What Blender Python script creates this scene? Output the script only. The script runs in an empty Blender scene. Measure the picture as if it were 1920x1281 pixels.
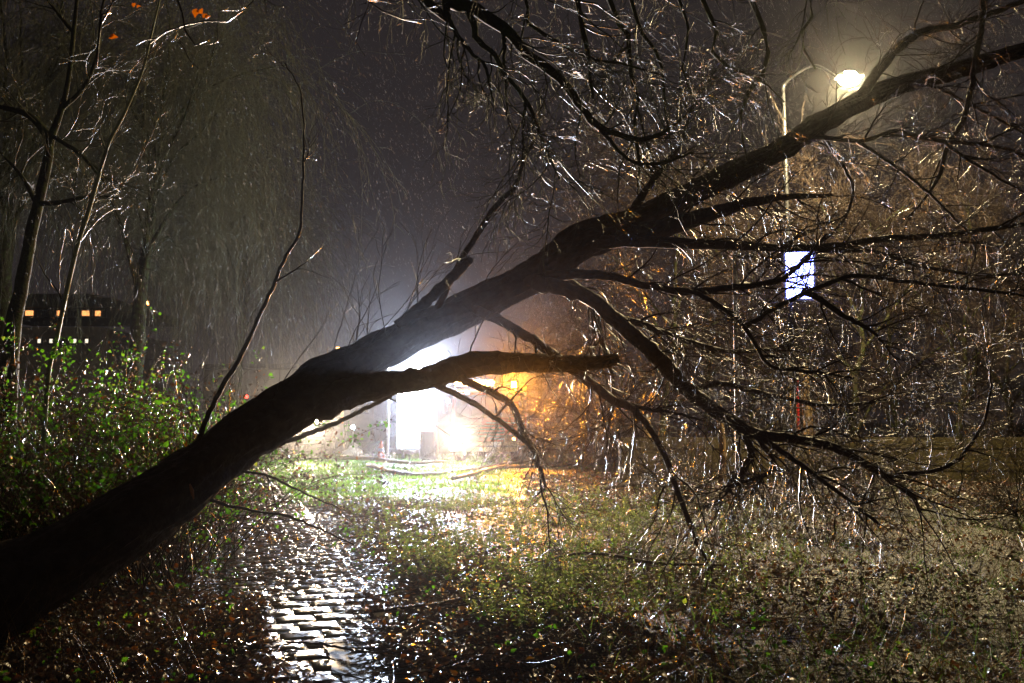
import bpy, bmesh, math, random
import numpy as np
from mathutils import Vector, Matrix

# ------------------------------------------------------------------ camera, sky, exposure
S = bpy.context.scene
COL = S.collection
F = 1866.7
PITCH = math.radians(4.52)
CAMH = 1.5
cam_d = bpy.data.cameras.new("camera")
cam = bpy.data.objects.new("camera", cam_d)
COL.objects.link(cam)
cam.location = (0, 0, CAMH)
cam.rotation_euler = (math.radians(90) + PITCH, 0, 0)
cam_d.lens = 35
cam_d.sensor_width = 36
cam_d.clip_end = 3000
cam_d.dof.use_dof = True
cam_d.dof.focus_distance = 9.0
cam_d.dof.aperture_fstop = 3.2
S.camera = cam

world = bpy.data.worlds.new("World")
S.world = world
world.use_nodes = True
bg = world.node_tree.nodes["Background"]
bg.inputs[0].default_value = (0.0195, 0.0160, 0.0168, 1)     # overcast night sky over a lit town
bg.inputs[1].default_value = 1.0

S.view_settings.view_transform = 'Standard'
S.view_settings.look = 'None'
S.view_settings.exposure = 0.0
S.view_settings.gamma = 1.0
cy = S.cycles
cy.max_bounces = 5
cy.diffuse_bounces = 2
cy.glossy_bounces = 2
cy.transmission_bounces = 4
cy.transparent_max_bounces = 8
cy.volume_bounces = 0
cy.sample_clamp_direct = 0
cy.sample_clamp_indirect = 4
cy.caustics_reflective = False
cy.caustics_refractive = False
cy.use_denoising = True
try:
    cy.denoiser = 'OPENIMAGEDENOISE'
except Exception:
    pass

# ------------------------------------------------------------------ placing helpers
CP, SP = math.cos(PITCH), math.sin(PITCH)

def at(px, py, d):
    """world point that stands d metres in front (world +Y) in the direction of a photo pixel"""
    u = (px - 960) / F
    v = (640.5 - py) / F
    yy = CP - SP * v
    zz = SP + CP * v
    t = d / yy
    return np.array((u * t, d, CAMH + zz * t))

def gnd(px, py):
    u = (px - 960) / F
    v = (640.5 - py) / F
    yy = CP - SP * v
    zz = SP + CP * v
    t = -CAMH / zz
    return np.array((u * t, yy * t, 0.0))

def path_x(y):
    return -0.92 - 0.285 * (y - 5.7)

def hnoise(x, y):
    return (0.05 * np.sin(x * 1.3 + 0.7 * np.sin(y * 0.9)) * np.sin(y * 1.1 + 0.4) + 0.025 * np.sin(x * 3.1 + y * 2.3)
            + 0.015 * np.sin(x * 5.7 - y * 4.9 + 1.0))

def ground_h(x, y):
    x = np.asarray(x, float); y = np.asarray(y, float)
    dp = x - path_x(y)
    off = np.clip((np.abs(dp) - 0.55) / 1.2, 0, 1)
    near = np.clip((60 - y) / 30, 0, 1) * np.clip((60 - np.abs(x)) / 30, 0, 1)
    h = hnoise(x, y) * off * near
    left = np.clip((-dp - 1.2) / 3.0, 0, 1)
    h = h + 0.28 * left * left * np.clip((40 - y) / 20, 0, 1) * np.clip(y / 4, 0, 1)
    bank = np.exp(-((y - 20.5) / 1.9) ** 2) * np.clip((x - 2.0) / 3.0, 0, 1)
    return h + 0.16 * bank

# ------------------------------------------------------------------ object helpers
def tag(o, label=None, cat=None, group=None, kind=None):
    if label: o["label"] = label
    if cat: o["category"] = cat
    if group: o["group"] = group
    if kind: o["kind"] = kind
    return o

def thing(name, label, cat, loc=(0, 0, 0), rz=0.0, group=None):
    o = bpy.data.objects.new(name, None)
    o.empty_display_size = 0.2
    COL.objects.link(o)
    o.location = Vector([float(v) for v in loc])
    o.rotation_euler = (0, 0, rz)
    return tag(o, label, cat, group)

class Geo:
    """collects vertices and faces, then links them as ONE mesh object"""
    def __init__(self):
        self.v = []; self.q = []; self.t = []; self.n = 0
    def add(self, verts, quads=None, tris=None):
        verts = np.asarray(verts, float).reshape(-1, 3)
        if quads is not None and len(quads): self.q.append(np.asarray(quads, int).reshape(-1, 4) + self.n)
        if tris is not None and len(tris): self.t.append(np.asarray(tris, int).reshape(-1, 3) + self.n)
        self.v.append(verts); self.n += len(verts)
    def build(self, name, mat, parent=None, origin=None, smooth=True):
        v = np.concatenate(self.v) if self.v else np.zeros((0, 3))
        if origin is not None: v = v - np.asarray(origin, float)
        q = np.concatenate(self.q) if self.q else np.zeros((0, 4), int)
        t = np.concatenate(self.t) if self.t else np.zeros((0, 3), int)
        me = bpy.data.meshes.new(name)
        me.vertices.add(len(v)); me.vertices.foreach_set("co", v.astype(np.float32).ravel())
        nl = q.size + t.size
        me.loops.add(nl)
        me.loops.foreach_set("vertex_index", np.concatenate((q.ravel(), t.ravel())).astype(np.int32))
        npoly = len(q) + len(t)
        me.polygons.add(npoly)
        starts = np.concatenate((np.arange(len(q)) * 4, q.size + np.arange(len(t)) * 3)).astype(np.int32)
        me.polygons.foreach_set("loop_start", starts)
        me.update(calc_edges=True)
        me.validate()
        me.polygons.foreach_set("use_smooth", np.full(len(me.polygons), smooth, bool))
        me.materials.append(mat)
        o = bpy.data.objects.new(name, me)
        COL.objects.link(o)
        if parent is not None: o.parent = parent
        return o

def unit(a):
    return a / np.maximum(np.linalg.norm(a, axis=-1, keepdims=True), 1e-9)

def tubes(geo, P, R, sides=4, cap=True, rough=0.0, rng=None):
    """P (T,N,3) centre lines, R (T,N) radii -> closed tapering tubes"""
    P = np.asarray(P, float); R = np.asarray(R, float)
    if P.ndim == 2: P = P[None]; R = R[None]
    T, N, _ = P.shape
    if T == 0: return
    tan = unit(np.gradient(P, axis=1))
    mean = unit(P[:, -1] - P[:, 0])
    ref = np.where(np.abs(mean[:, 2:3]) < 0.8, np.array([[0, 0, 1.0]]), np.array([[1.0, 0, 0]]))[:, None, :]
    ref = np.broadcast_to(ref, P.shape)
    u = unit(np.cross(tan, ref)); w = np.cross(tan, u)
    ang = np.arange(sides) * 2 * math.pi / sides
    rr = R[:, :, None] * np.ones(sides)
    if rough and rng is not None:
        rr = rr * (1 + rough * rng.standard_normal(rr.shape))
    V = P[:, :, None, :] + rr[..., None] * (np.cos(ang)[None, None, :, None] * u[:, :, None, :] + np.sin(ang)[None, None, :, None] * w[:, :, None, :])
    V = V.reshape(-1, 3)
    base = (np.arange(T) * N * sides)[:, None, None]
    i = (np.arange(N - 1) * sides)[None, :, None]
    j = np.arange(sides)[None, None, :]; j2 = (np.arange(sides) + 1) % sides
    a = base + i + j; b = base + i + j2[None, None, :]
    quads = np.stack((a, b, b + sides, a + sides), -1).reshape(-1, 4)
    tris = None
    if cap and sides >= 3:
        k = np.arange(1, sides - 1)
        e = (np.arange(T) * N * sides + (N - 1) * sides)[:, None]
        s0 = (np.arange(T) * N * sides)[:, None]
        tris = np.concatenate((np.stack((e + 0 * k, e + k, e + k + 1), -1).reshape(-1, 3),
                               np.stack((s0 + 0 * k, s0 + k + 1, s0 + k), -1).reshape(-1, 3)))
    geo.add(V, quads, tris)

def grow(start, dirs, length, N, rng, curl=0.0, droop=0.0, noise=0.1):
    start = np.asarray(start, float); d = unit(np.asarray(dirs, float)); T = len(start)
    axis = unit(rng.standard_normal((T, 3)))
    cr = (curl * (0.4 + rng.random((T, 1))))
    step = (np.asarray(length, float) / (N - 1)).reshape(-1, 1)
    dr = droop * (0.4 + 1.2 * rng.random((T, 1)))
    P = [start]; p = start
    for k in range(N - 1):
        p = p + d * step
        P.append(p)
        d = d + np.cross(axis, d) * cr + noise * rng.standard_normal((T, 3))
        d = d + np.array((0, 0, -1.0)) * dr
        d = unit(d)
    return np.stack(P, 1)

def spawn(P, R, count, rng, tmin=0.15, tmax=1.0, spread=0.9, up=0.0):
    """start points, directions and radii for side shoots of the tubes P"""
    T, N, _ = P.shape
    L = np.linalg.norm(np.diff(P, axis=1), axis=2).sum(1)
    i = rng.choice(T, count, p=L / L.sum())
    t = (tmin + (tmax - tmin) * rng.random(count)) * (N - 1)
    k = np.clip(t.astype(int), 0, N - 2); f = (t - k)[:, None]
    a = P[i, k]; b = P[i, k + 1]
    pos = a * (1 - f) + b * f
    tang = unit(b - a)
    r = R[i, k] * (1 - f[:, 0]) + R[i, k + 1] * f[:, 0]
    perp = unit(np.cross(tang, rng.standard_normal((count, 3))))
    s = spread * (0.5 + 0.8 * rng.random((count, 1)))
    d = unit(tang * np.cos(s) + perp * np.sin(s) + np.array((0, 0, up)))
    return pos, d, r

def taper(r0, r1, N, T=1):
    f = np.linspace(0, 1, N)[None, :]
    r0 = np.asarray(r0, float).reshape(-1, 1); r1 = np.asarray(r1, float).reshape(-1, 1)
    return (r0 * (1 - f) + r1 * f) * np.ones((T, 1)) if len(r0) == 1 else r0 * (1 - f) + r1 * f

def smooth_line(pts, n):
    """Catmull-Rom through rows of numbers (x, y, z, radius)"""
    pts = np.asarray(pts, float)
    ext = np.vstack((2 * pts[0] - pts[1], pts, 2 * pts[-1] - pts[-2]))
    seg = np.linalg.norm(np.diff(pts[:, :3], axis=0), axis=1)
    cum = np.concatenate(([0], np.cumsum(seg)))
    s = np.linspace(0, cum[-1], n)
    out = []
    for x in s:
        k = min(max(np.searchsorted(cum, x) - 1, 0), len(seg) - 1)
        f = (x - cum[k]) / max(seg[k], 1e-9)
        p0, p1, p2, p3 = ext[k], ext[k + 1], ext[k + 2], ext[k + 3]
        out.append(0.5 * ((2 * p1) + (p2 - p0) * f + (2 * p0 - 5 * p1 + 4 * p2 - p3) * f * f + (3 * p1 - p0 - 3 * p2 + p3) * f ** 3))
    return np.array(out)

LEAF = np.array([(0, 0, 0), (-.30, .28, .05), (-.34, .58, .06), (0, 1.0, -.05), (.34, .58, .06), (.30, .28, .05), (0, .3, -.02), (0, .62, -.03)])
LEAF_Q = np.array([(6, 1, 2, 7), (5, 6, 7, 4)]); LEAF_T = np.array([(0, 1, 6), (0, 6, 5), (7, 2, 3), (7, 3, 4)])

def leaves(geo, pos, normal, size, rng, curl=1.0, template=LEAF, width=1.0):
    n = unit(np.asarray(normal, float)); T = len(n)
    if T == 0: return
    a = unit(np.cross(n, rng.standard_normal((T, 3)))); b = np.cross(n, a)
    size = np.asarray(size, float).reshape(-1, 1, 1)
    tm = np.broadcast_to(template, (T,) + template.shape).copy()
    tm[:, :, 0] *= width * (0.8 + 0.5 * rng.random((T, 1)))
    c = curl * rng.standard_normal((T, 1))
    tm[:, :, 2] = tm[:, :, 2] * (1 + 3 * rng.random((T, 1)) * curl) + 0.45 * c * (tm[:, :, 1] - 0.5) ** 2 - 0.1 * c
    V = pos[:, None, :] + size * (tm[:, :, 0:1] * a[:, None] + tm[:, :, 1:2] * b[:, None] + tm[:, :, 2:3] * n[:, None])
    o = (np.arange(T) * len(template))[:, None, None]
    geo.add(V.reshape(-1, 3), (LEAF_Q[None] + o).reshape(-1, 4), (LEAF_T[None] + o).reshape(-1, 3))

def blades(geo, pos, dirs, length, width, rng, bend=0.5):
    """grass blades: flat tapering strips of three spans"""
    T = len(pos); d = unit(dirs)
    side = unit(np.cross(d, rng.standard_normal((T, 3))))
    lean = unit(rng.standard_normal((T, 3)) * (1, 1, .15))
    L = np.asarray(length).reshape(-1, 1); W = np.asarray(width).reshape(-1, 1)
    bd = bend * rng.random((T, 1))
    rows = []
    for f, w in ((0, 1), (.4, .85), (.75, .55), (1, .06)):
        c = pos + d * L * f + (lean * f * f - np.array((0, 0, .45)) * f * f) * L * bd
        rows += [c - side * W * w * .5, c + side * W * w * .5]
    V = np.stack(rows, 1).reshape(-1, 3)
    o = (np.arange(T) * 8)[:, None, None]
    q = np.array([(0, 1, 3, 2), (2, 3, 5, 4), (4, 5, 7, 6)])
    geo.add(V, (q[None] + o).reshape(-1, 4))

# solid shapes for built things -------------------------------------------------
def box(bm, c, s, rx=0.0, rz=0.0, top=None):
    M = Matrix.Translation(Vector(c)) @ Matrix.Rotation(rz, 4, 'Z') @ Matrix.Rotation(rx, 4, 'X')
    vs = []
    for z in (-.5, .5):
        k = (1, 1) if (top is None or z < 0) else top
        for x, y in ((-.5, -.5), (.5, -.5), (.5, .5), (-.5, .5)):
            vs.append(bm.verts.new(M @ Vector((x * s[0] * k[0], y * s[1] * k[1], z * s[2]))))
    for f in ((3, 2, 1, 0), (4, 5, 6, 7), (0, 1, 5, 4), (1, 2, 6, 5), (2, 3, 7, 6), (3, 0, 4, 7)):
        bm.faces.new([vs[i] for i in f])

def cyl(bm, p0, p1, r0, r1=None, n=16):
    p0 = Vector(p0); p1 = Vector(p1); r1 = r0 if r1 is None else r1
    d = (p1 - p0); L = d.length
    M = Matrix.Translation((p0 + p1) / 2) @ d.to_track_quat('Z', 'Y').to_matrix().to_4x4()
    bmesh.ops.create_cone(bm, cap_ends=True, segments=n, radius1=r0, radius2=r1, depth=L, matrix=M)

def prism(bm, prof, x0, x1):
    """a (y, z) outline pushed out along x"""
    a = [bm.verts.new((x0, y, z)) for y, z in prof]; b = [bm.verts.new((x1, y, z)) for y, z in prof]
    n = len(prof)
    for i in range(n):
        bm.faces.new((a[i], a[(i + 1) % n], b[(i + 1) % n], b[i]))
    bm.faces.new(a[::-1]); bm.faces.new(b)

def solid(name, bm, mat, parent=None, bevel=0.0, smooth=False):
    bmesh.ops.recalc_face_normals(bm, faces=bm.faces)
    if bevel:
        bmesh.ops.bevel(bm, geom=[e for e in bm.edges if e.calc_face_angle(0) > 0.5], offset=bevel, segments=2, affect='EDGES', clamp_overlap=True)
    me = bpy.data.meshes.new(name); bm.to_mesh(me); bm.free()
    if smooth:
        for p in me.polygons: p.use_smooth = True
        try: me.set_sharp_from_angle(angle=0.7)
        except Exception: pass
    me.materials.append(mat)
    o = bpy.data.objects.new(name, me); COL.objects.link(o)
    if parent is not None: o.parent = parent
    return o

def boxes(name, mat, parent, *bs, bevel=0.0):
    bm = bmesh.new()
    for b in bs: box(bm, *b)
    return solid(name, bm, mat, parent, bevel)

def rod(name, mat, parent, p0, p1, r0, r1=None, n=16):
    bm = bmesh.new(); cyl(bm, p0, p1, r0, r1, n)
    return solid(name, bm, mat, parent, 0, True)

def copy_tree(o, parent=None):
    c = o.copy(); COL.objects.link(c)
    if parent is not None: c.parent = parent
    for ch in list(o.children): copy_tree(ch, c)
    return c

def lamp(name, kind, parent, loc, watts, color, radius=0.08, aim=None, cone=150, blend=0.6):
    ld = bpy.data.lights.new(name, kind)
    ld.energy = watts; ld.color = color
    ld.shadow_soft_size = radius
    if kind == 'SPOT':
        ld.spot_size = math.radians(cone); ld.spot_blend = blend
    o = bpy.data.objects.new(name, ld); COL.objects.link(o)
    o.parent = parent; o.location = loc
    if aim is not None:
        o.rotation_euler = Vector(aim).to_track_quat('-Z', 'Y').to_euler()
    return o

# ------------------------------------------------------------------ materials
def principled(name, color, rough=0.5, metal=0.0, spec=0.5, coat=0.0):
    m = bpy.data.materials.new(name); m.use_nodes = True
    b = m.node_tree.nodes["Principled BSDF"]
    b.inputs["Base Color"].default_value = (*color, 1)
    b.inputs["Roughness"].default_value = rough
    b.inputs["Metallic"].default_value = metal
    b.inputs["Specular IOR Level"].default_value = spec
    if coat:
        b.inputs["Coat Weight"].default_value = coat; b.inputs["Coat Roughness"].default_value = 0.12
    return m

def ramp(nt, fac, cols):
    r = nt.nodes.new("ShaderNodeValToRGB")
    el = r.color_ramp.elements
    while len(el) < len(cols): el.new(0.5)
    for e, (p, c) in zip(el, cols): e.position = p; e.color = (*c, 1)
    nt.links.new(fac, r.inputs[0])
    return r.outputs[0]

def noise_tex(nt, scale, detail=4, coord='Object', stretch=None):
    tc = nt.nodes.new("ShaderNodeTexCoord")
    out = tc.outputs[coord]
    if stretch:
        mp = nt.nodes.new("ShaderNodeMapping"); mp.inputs["Scale"].default_value = stretch
        nt.links.new(out, mp.inputs[0]); out = mp.outputs[0]
    n = nt.nodes.new("ShaderNodeTexNoise"); n.inputs["Scale"].default_value = scale; n.inputs["Detail"].default_value = detail
    nt.links.new(out, n.inputs["Vector"])
    return n.outputs[0]

def bump(nt, h, strength, dist=0.02):
    b = nt.nodes.new("ShaderNodeBump"); b.inputs["Strength"].default_value = strength; b.inputs["Distance"].default_value = dist
    nt.links.new(h, b.inputs["Height"])
    nt.links.new(b.outputs[0], nt.nodes["Principled BSDF"].inputs["Normal"])

def textured(name, cols, scale, rough=0.5, spec=0.5, bscale=None, bstr=0.5, bdist=0.02, rough2=None, stretch=None, coat=0.0):
    m = principled(name, cols[0][1], rough, 0, spec, coat)
    nt = m.node_tree; b = nt.nodes["Principled BSDF"]
    n = noise_tex(nt, scale, 6, stretch=stretch)
    nt.links.new(ramp(nt, n, cols), b.inputs["Base Color"])
    if rough2 is not None:
        mr = nt.nodes.new("ShaderNodeMapRange"); mr.inputs[1].default_value = .35; mr.inputs[2].default_value = .65
        mr.inputs[3].default_value = rough; mr.inputs[4].default_value = rough2
        nt.links.new(noise_tex(nt, scale * 2.3, 4), mr.inputs[0]); nt.links.new(mr.outputs[0], b.inputs["Roughness"])
    if bscale: bump(nt, noise_tex(nt, bscale, 6, stretch=stretch), bstr, bdist)
    return m

def leafy(name, cols, rough=0.3, trans=0.35, tcol=None, spec=0.5):
    """every leaf its own tone; thin enough to let light through"""
    m = principled(name, cols[0][1], rough, 0, spec)
    nt = m.node_tree; b = nt.nodes["Principled BSDF"]
    g = nt.nodes.new("ShaderNodeNewGeometry")
    c = ramp(nt, g.outputs["Random Per Island"], cols)
    nt.links.new(c, b.inputs["Base Color"])
    t = nt.nodes.new("ShaderNodeBsdfTranslucent")
    hsv = nt.nodes.new("ShaderNodeHueSaturation"); hsv.inputs["Saturation"].default_value = 1.15; hsv.inputs["Value"].default_value = 1.9
    nt.links.new(c, hsv.inputs["Color"]); nt.links.new(hsv.outputs[0], t.inputs[0])
    mx = nt.nodes.new("ShaderNodeMixShader"); mx.inputs[0].default_value = trans
    nt.links.new(b.outputs[0], mx.inputs[1]); nt.links.new(t.outputs[0], mx.inputs[2])
    nt.links.new(mx.outputs[0], nt.nodes["Material Output"].inputs["Surface"])
    return m

def glow(name, color, strength, sample=True):
    m = principled(name, (0.1, 0.1, 0.1), 0.3)
    b = m.node_tree.nodes["Principled BSDF"]
    b.inputs["Emission Color"].default_value = (*color, 1)
    b.inputs["Emission Strength"].default_value = strength
    if not sample:
        m.cycles.emission_sampling = 'NONE'
    return m

BARK = textured("wet_bark", [(.3, (.022, .015, .012)), (.55, (.045, .032, .025)), (.75, (.07, .055, .042))], 9, .5, .4, 26, .9, .02, .75, (1, 1, 1))
MOSSBARK = textured("mossy_bark", [(.35, (.03, .022, .016)), (.55, (.045, .05, .02)), (.75, (.06, .09, .025))], 7, .8, .1, 30, 1.0, .02, .85)
TWIG = textured("wet_twig", [(.3, (.03, .021, .016)), (.7, (.06, .044, .033))], 5, .33, .17)
TWIGMOSS = textured("wet_mossy_twig", [(.3, (.035, .028, .018)), (.6, (.05, .06, .025)), (.8, (.07, .085, .035))], 5, .45, .2)
BIRCH = textured("pale_sapling_bark", [(.3, (.16, .2, .1)), (.5, (.3, .33, .2)), (.72, (.42, .43, .3))], 8, .6, .2, 30, .4, .01)
WILLOWTWIG = textured("willow_twig", [(.3, (.085, .088, .052)), (.7, (.18, .182, .11))], 3, .4, .4)
SOIL = None
MATS = dict(
    black=principled("black_plastic", (.012, .012, .013), .35),
    rubber=principled("tyre_rubber", (.015, .015, .016), .7),
    steel=textured("galvanised_steel", [(.3, (.38, .39, .4)), (.7, (.55, .56, .57))], 12, .32, .5, None, 0, 0, .5),
    grey=textured("grey_paint", [(.3, (.2, .2, .21)), (.7, (.28, .28, .29))], 6, .4),
    dark=textured("dark_paint", [(.3, (.02, .022, .026)), (.7, (.035, .037, .042))], 6, .35),
    red=textured("red_lacquer", [(.3, (.36, .03, .025)), (.7, (.44, .045, .03))], 5, .25, .5, coat=.5),
    green=textured("green_lacquer", [(.3, (.03, .12, .04)), (.7, (.045, .16, .05))], 5, .3, .5),
    white=textured("white_paint", [(.3, (.68, .68, .68)), (.7, (.78, .78, .77))], 6, .35),
    glass=principled("dark_glass", (.02, .024, .03), .06, 0, .8),
    orange=principled("orange_plastic", (.75, .13, .02), .4),
    redreflection=principled("red_reflection", (.6, .02, .015), .35),  # colour of the imitated red reflection on the lamp post
    reflect=principled("reflective_foil", (.55, .57, .75), .25, .3),
    rim=principled("wheel_metal", (.45, .45, .46), .35, .8),
    plaster=textured("dark_render", [(.3, (.16, .15, .14)), (.7, (.24, .22, .2))], 2, .8, .3, 20, .3),
    roof=textured("roof_felt", [(.3, (.05, .05, .052)), (.7, (.08, .08, .082))], 4, .8),
    wood=textured("mossy_planks", [(.3, (.10, .085, .045)), (.5, (.15, .13, .06)), (.72, (.2, .16, .09))], 3, .6, .35, 14, .6, .01, .8, (1, 1, 6)),
    post=textured("old_wood", [(.3, (.2, .13, .06)), (.7, (.36, .25, .12))], 6, .55, .4, 20, .7, .015, .7, (1, 1, .25)),
)

# ------------------------------------------------------------------ ground, path
def make_ground():
    s = np.linspace(-1, 1, 221)
    xs = 26 * s + 574 * np.sign(s) * np.abs(s) ** 7
    t = np.linspace(-.35, 1, 260)
    ys = 62 * t + 540 * np.sign(t) * np.abs(t) ** 7
    X, Y = np.meshgrid(xs, ys)
    Z = ground_h(X, Y) - 0.012
    dp = np.abs(X - path_x(Y))
    Z = np.where((dp < 0.72) & (Y < 60), Z - 0.05, Z)
    V = np.stack((X, Y, Z), -1).reshape(-1, 3)
    nx = len(xs); ny = len(ys)
    i = np.arange(ny - 1)[:, None] * nx + np.arange(nx - 1)[None]
    q = np.stack((i, i + 1, i + nx + 1, i + nx), -1).reshape(-1, 4)
    m = principled("soil_and_turf", (.03, .02, .014), .55)
    nt = m.node_tree; b = nt.nodes["Principled BSDF"]
    soil = ramp(nt, noise_tex(nt, 14, 8), [(.35, (.016, .011, .008)), (.6, (.04, .026, .017)), (.75, (.07, .045, .03))])
    turf = ramp(nt, noise_tex(nt, 9, 8), [(.3, (.03, .05, .014)), (.55, (.06, .1, .025)), (.75, (.09, .13, .04))])
    mask = ramp(nt, noise_tex(nt, .35, 5), [(.45, (0, 0, 0)), (.58, (1, 1, 1))])
    sep = nt.nodes.new("ShaderNodeSeparateXYZ"); tc = nt.nodes.new("ShaderNodeTexCoord")
    nt.links.new(tc.outputs["Object"], sep.inputs[0])
    far = nt.nodes.new("ShaderNodeMapRange"); far.inputs[1].default_value = 18; far.inputs[2].default_value = 26
    nt.links.new(sep.outputs[1], far.inputs[0])
    ad = nt.nodes.new("ShaderNodeMath"); ad.operation = 'MAXIMUM'
    mu = nt.nodes.new("ShaderNodeMath"); mu.operation = 'MULTIPLY'; mu.inputs[1].default_value = .5
    fx = nt.nodes.new("ShaderNodeMapRange"); fx.inputs[1].default_value = 1.8; fx.inputs[2].default_value = -.2
    nt.links.new(sep.outputs[0], fx.inputs[0])
    m2 = nt.nodes.new("ShaderNodeMath"); m2.operation = 'MULTIPLY'
    nt.links.new(far.outputs[0], m2.inputs[0]); nt.links.new(fx.outputs[0], m2.inputs[1]); far = m2
    nt.links.new(mask, mu.inputs[0]); nt.links.new(mu.outputs[0], ad.inputs[0]); nt.links.new(far.outputs[0], ad.inputs[1])
    mx = nt.nodes.new("ShaderNodeMix"); mx.data_type = 'RGBA'
    nt.links.new(ad.outputs[0], mx.inputs[0]); nt.links.new(soil, mx.inputs[6]); nt.links.new(turf, mx.inputs[7])
    nt.links.new(mx.outputs[2], b.inputs["Base Color"])
    bump(nt, noise_tex(nt, 22, 8), 1.0, .05)
    g = Geo(); g.add(V, q)
    tag(g.build("ground", m), kind="structure")

def make_path():
    rng = np.random.default_rng(3)
    m = textured("wet_concrete_paver", [(.3, (.10, .10, .10)), (.5, (.15, .15, .145)), (.7, (.2, .195, .185))], 10, .33, .5, 160, .35, .004, .48)
    g = Geo()
    L = 0.3; gap = .007
    dirv = unit(np.array((-0.285, 1.0, 0))); side = np.array((dirv[1], -dirv[0], 0))
    o0 = np.array((path_x(3.0), 3.0, 0))
    k = 5
    u = np.linspace(0, 1, k)
    for row in range(0, 130):
        shift = 0.15 if row % 2 else 0.0
        for c in range(-3, 3):
            a0 = c * L + shift; a1 = a0 + L
            a0 = max(a0, -.6); a1 = min(a1, .6)
            if a1 - a0 < .05: continue
            tx, ty = rng.normal(0, .004, 2); dz = rng.normal(-.004, .0012)
            U, Vv = np.meshgrid(u, u)
            e = 1 - np.clip(np.maximum(np.abs(U - .5), np.abs(Vv - .5)) * 2, 0, 1) ** 4
            lx = a0 + gap + (a1 - a0 - 2 * gap) * U; ly = row * L + gap + (L - 2 * gap) * Vv
            z = dz + .0042 * e + tx * (U - .5) * L + ty * (Vv - .5) * L
            P = o0 + lx[..., None] * side + ly[..., None] * dirv; P[..., 2] = z
            skirt = P.copy(); border = (U == 0) | (U == 1) | (Vv == 0) | (Vv == 1)
            P[..., 2] = np.where(border, P[..., 2] - .004, P[..., 2])
            i = np.arange(k - 1)[:, None] * k + np.arange(k - 1)[None]
            q = np.stack((i, i + 1, i + k + 1, i + k), -1).reshape(-1, 4)
            vs = P.reshape(-1, 3)
            ring = [*range(0, k), *[r * k + k - 1 for r in range(1, k)], *[k * k - 1 - r for r in range(1, k)], *[r * k for r in range(k - 2, 0, -1)]]
            low = vs[ring] - (0, 0, .04)
            n0 = len(vs); R = len(ring)
            sq = [(ring[(a + 1) % R], ring[a], n0 + a, n0 + (a + 1) % R) for a in range(R)]
            g.add(np.vstack((vs, low)), np.vstack((q, sq)))
    tag(g.build("path", m), kind="structure")
    # rain water standing in the joints and hollows
    w = principled("rain_water", (.012, .011, .010), .27, 0, .5); w.node_tree.nodes["Principled BSDF"].inputs["IOR"].default_value = 1.33
    bump(w.node_tree, noise_tex(w.node_tree, 40, 2), .05, .01)
    g = Geo()
    n = 60
    f = np.linspace(0, 39, n)
    c = o0 + f[:, None] * dirv
    V = np.stack((c - side * .66, c + side * .66), 1).reshape(-1, 3); V[:, 2] = -.0085
    i = np.arange(n - 1) * 2
    g.add(V, np.stack((i, i + 1, i + 3, i + 2), -1))
    tag(g.build("water", w), kind="structure")
    # the wide puddle at the right of the path by the camera
    pw = principled("puddle_water", (.012, .011, .010), .24, 0, .5); pw.node_tree.nodes["Principled BSDF"].inputs["IOR"].default_value = 1.33
    bump(pw.node_tree, noise_tex(pw.node_tree, 30, 2), .05, .01)
    c = gnd(690, 1236); th = np.linspace(0, 2 * math.pi, 72, endpoint=False)
    r = 1 + .16 * np.sin(3 * th + .5) + .10 * np.sin(5 * th + 2) + .06 * np.sin(11 * th) + .04 * np.sin(17 * th + 1)
    V = np.vstack((c + (0, 0, .0022), np.column_stack((c[0] + .27 * r * np.cos(th) - .12 * r * np.sin(th), c[1] + .62 * r * np.sin(th), np.full(72, .0022)))))
    g = Geo(); g.add(V, None, [(0, i + 1, (i + 1) % 72 + 1) for i in range(72)])
    tag(g.build("puddle", pw), kind="structure")

make_ground()
make_path()

# ------------------------------------------------------------------ the fallen tree
def px_line(rows, n):
    """rows (photo x, photo y, distance, width in photo pixels) -> smooth 3-D line with radii"""
    q = []
    for px, py, d, w in rows:
        p = at(px, py, d)
        q.append((*p, 0.5 * w * d / F))
    return smooth_line(q, n)

def limb_geo(rows, rng, sides=10, wob=.0, rough=.03, n=None):
    n = n or max(14, len(rows) * 5)
    L = px_line(rows, n)
    P = L[:, :3] + rng.normal(0, wob, (n, 3))
    return P, np.maximum(L[:, 3], .002)

def twig_set(P, R, rng, n1, len1=1.3, n2=10, n3=3, droop=.05, curl=.12, spread=.9, r1=.011, up=0.0, tmin=.12, l2=.55, l3=.25):
    """side branches, twigs and twiglets of one limb -> Geo"""
    g = Geo()
    if n1 == 0: return g
    pos, d, r = spawn(P[None], R[None], n1, rng, tmin, 1.0, spread, up)
    ln = len1 * (.45 + .8 * rng.random(n1))
    A = grow(pos, d, ln, 12, rng, curl, droop, .13)
    ra = taper(np.minimum(r * .6, r1 * (.6 + .8 * rng.random(n1))), np.full(n1, .0022), 12)
    tubes(g, A, ra, 5)
    c2 = n1 * n2
    pos, d, r = spawn(A, ra, c2, rng, .12, 1.0, .9, up)
    B = grow(pos, d, l2 * (.3 + .9 * rng.random(c2)), 9, rng, curl * 1.4, droop, .12)
    rb = taper(np.minimum(r * .7, .0034), np.full(c2, .0013), 9)
    tubes(g, B, rb, 4)
    c3 = c2 * n3
    if c3:
        pos, d, r = spawn(B, rb, c3, rng, .1, 1.0, .8, up)
        C = grow(pos, d, l3 * (.3 + .9 * rng.random(c3)), 6, rng, curl * 1.7, droop * .6, .12)
        tubes(g, C, taper(np.minimum(r * .8, .0018), np.full(c3, .0009), 6), 3)
    return g

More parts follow.
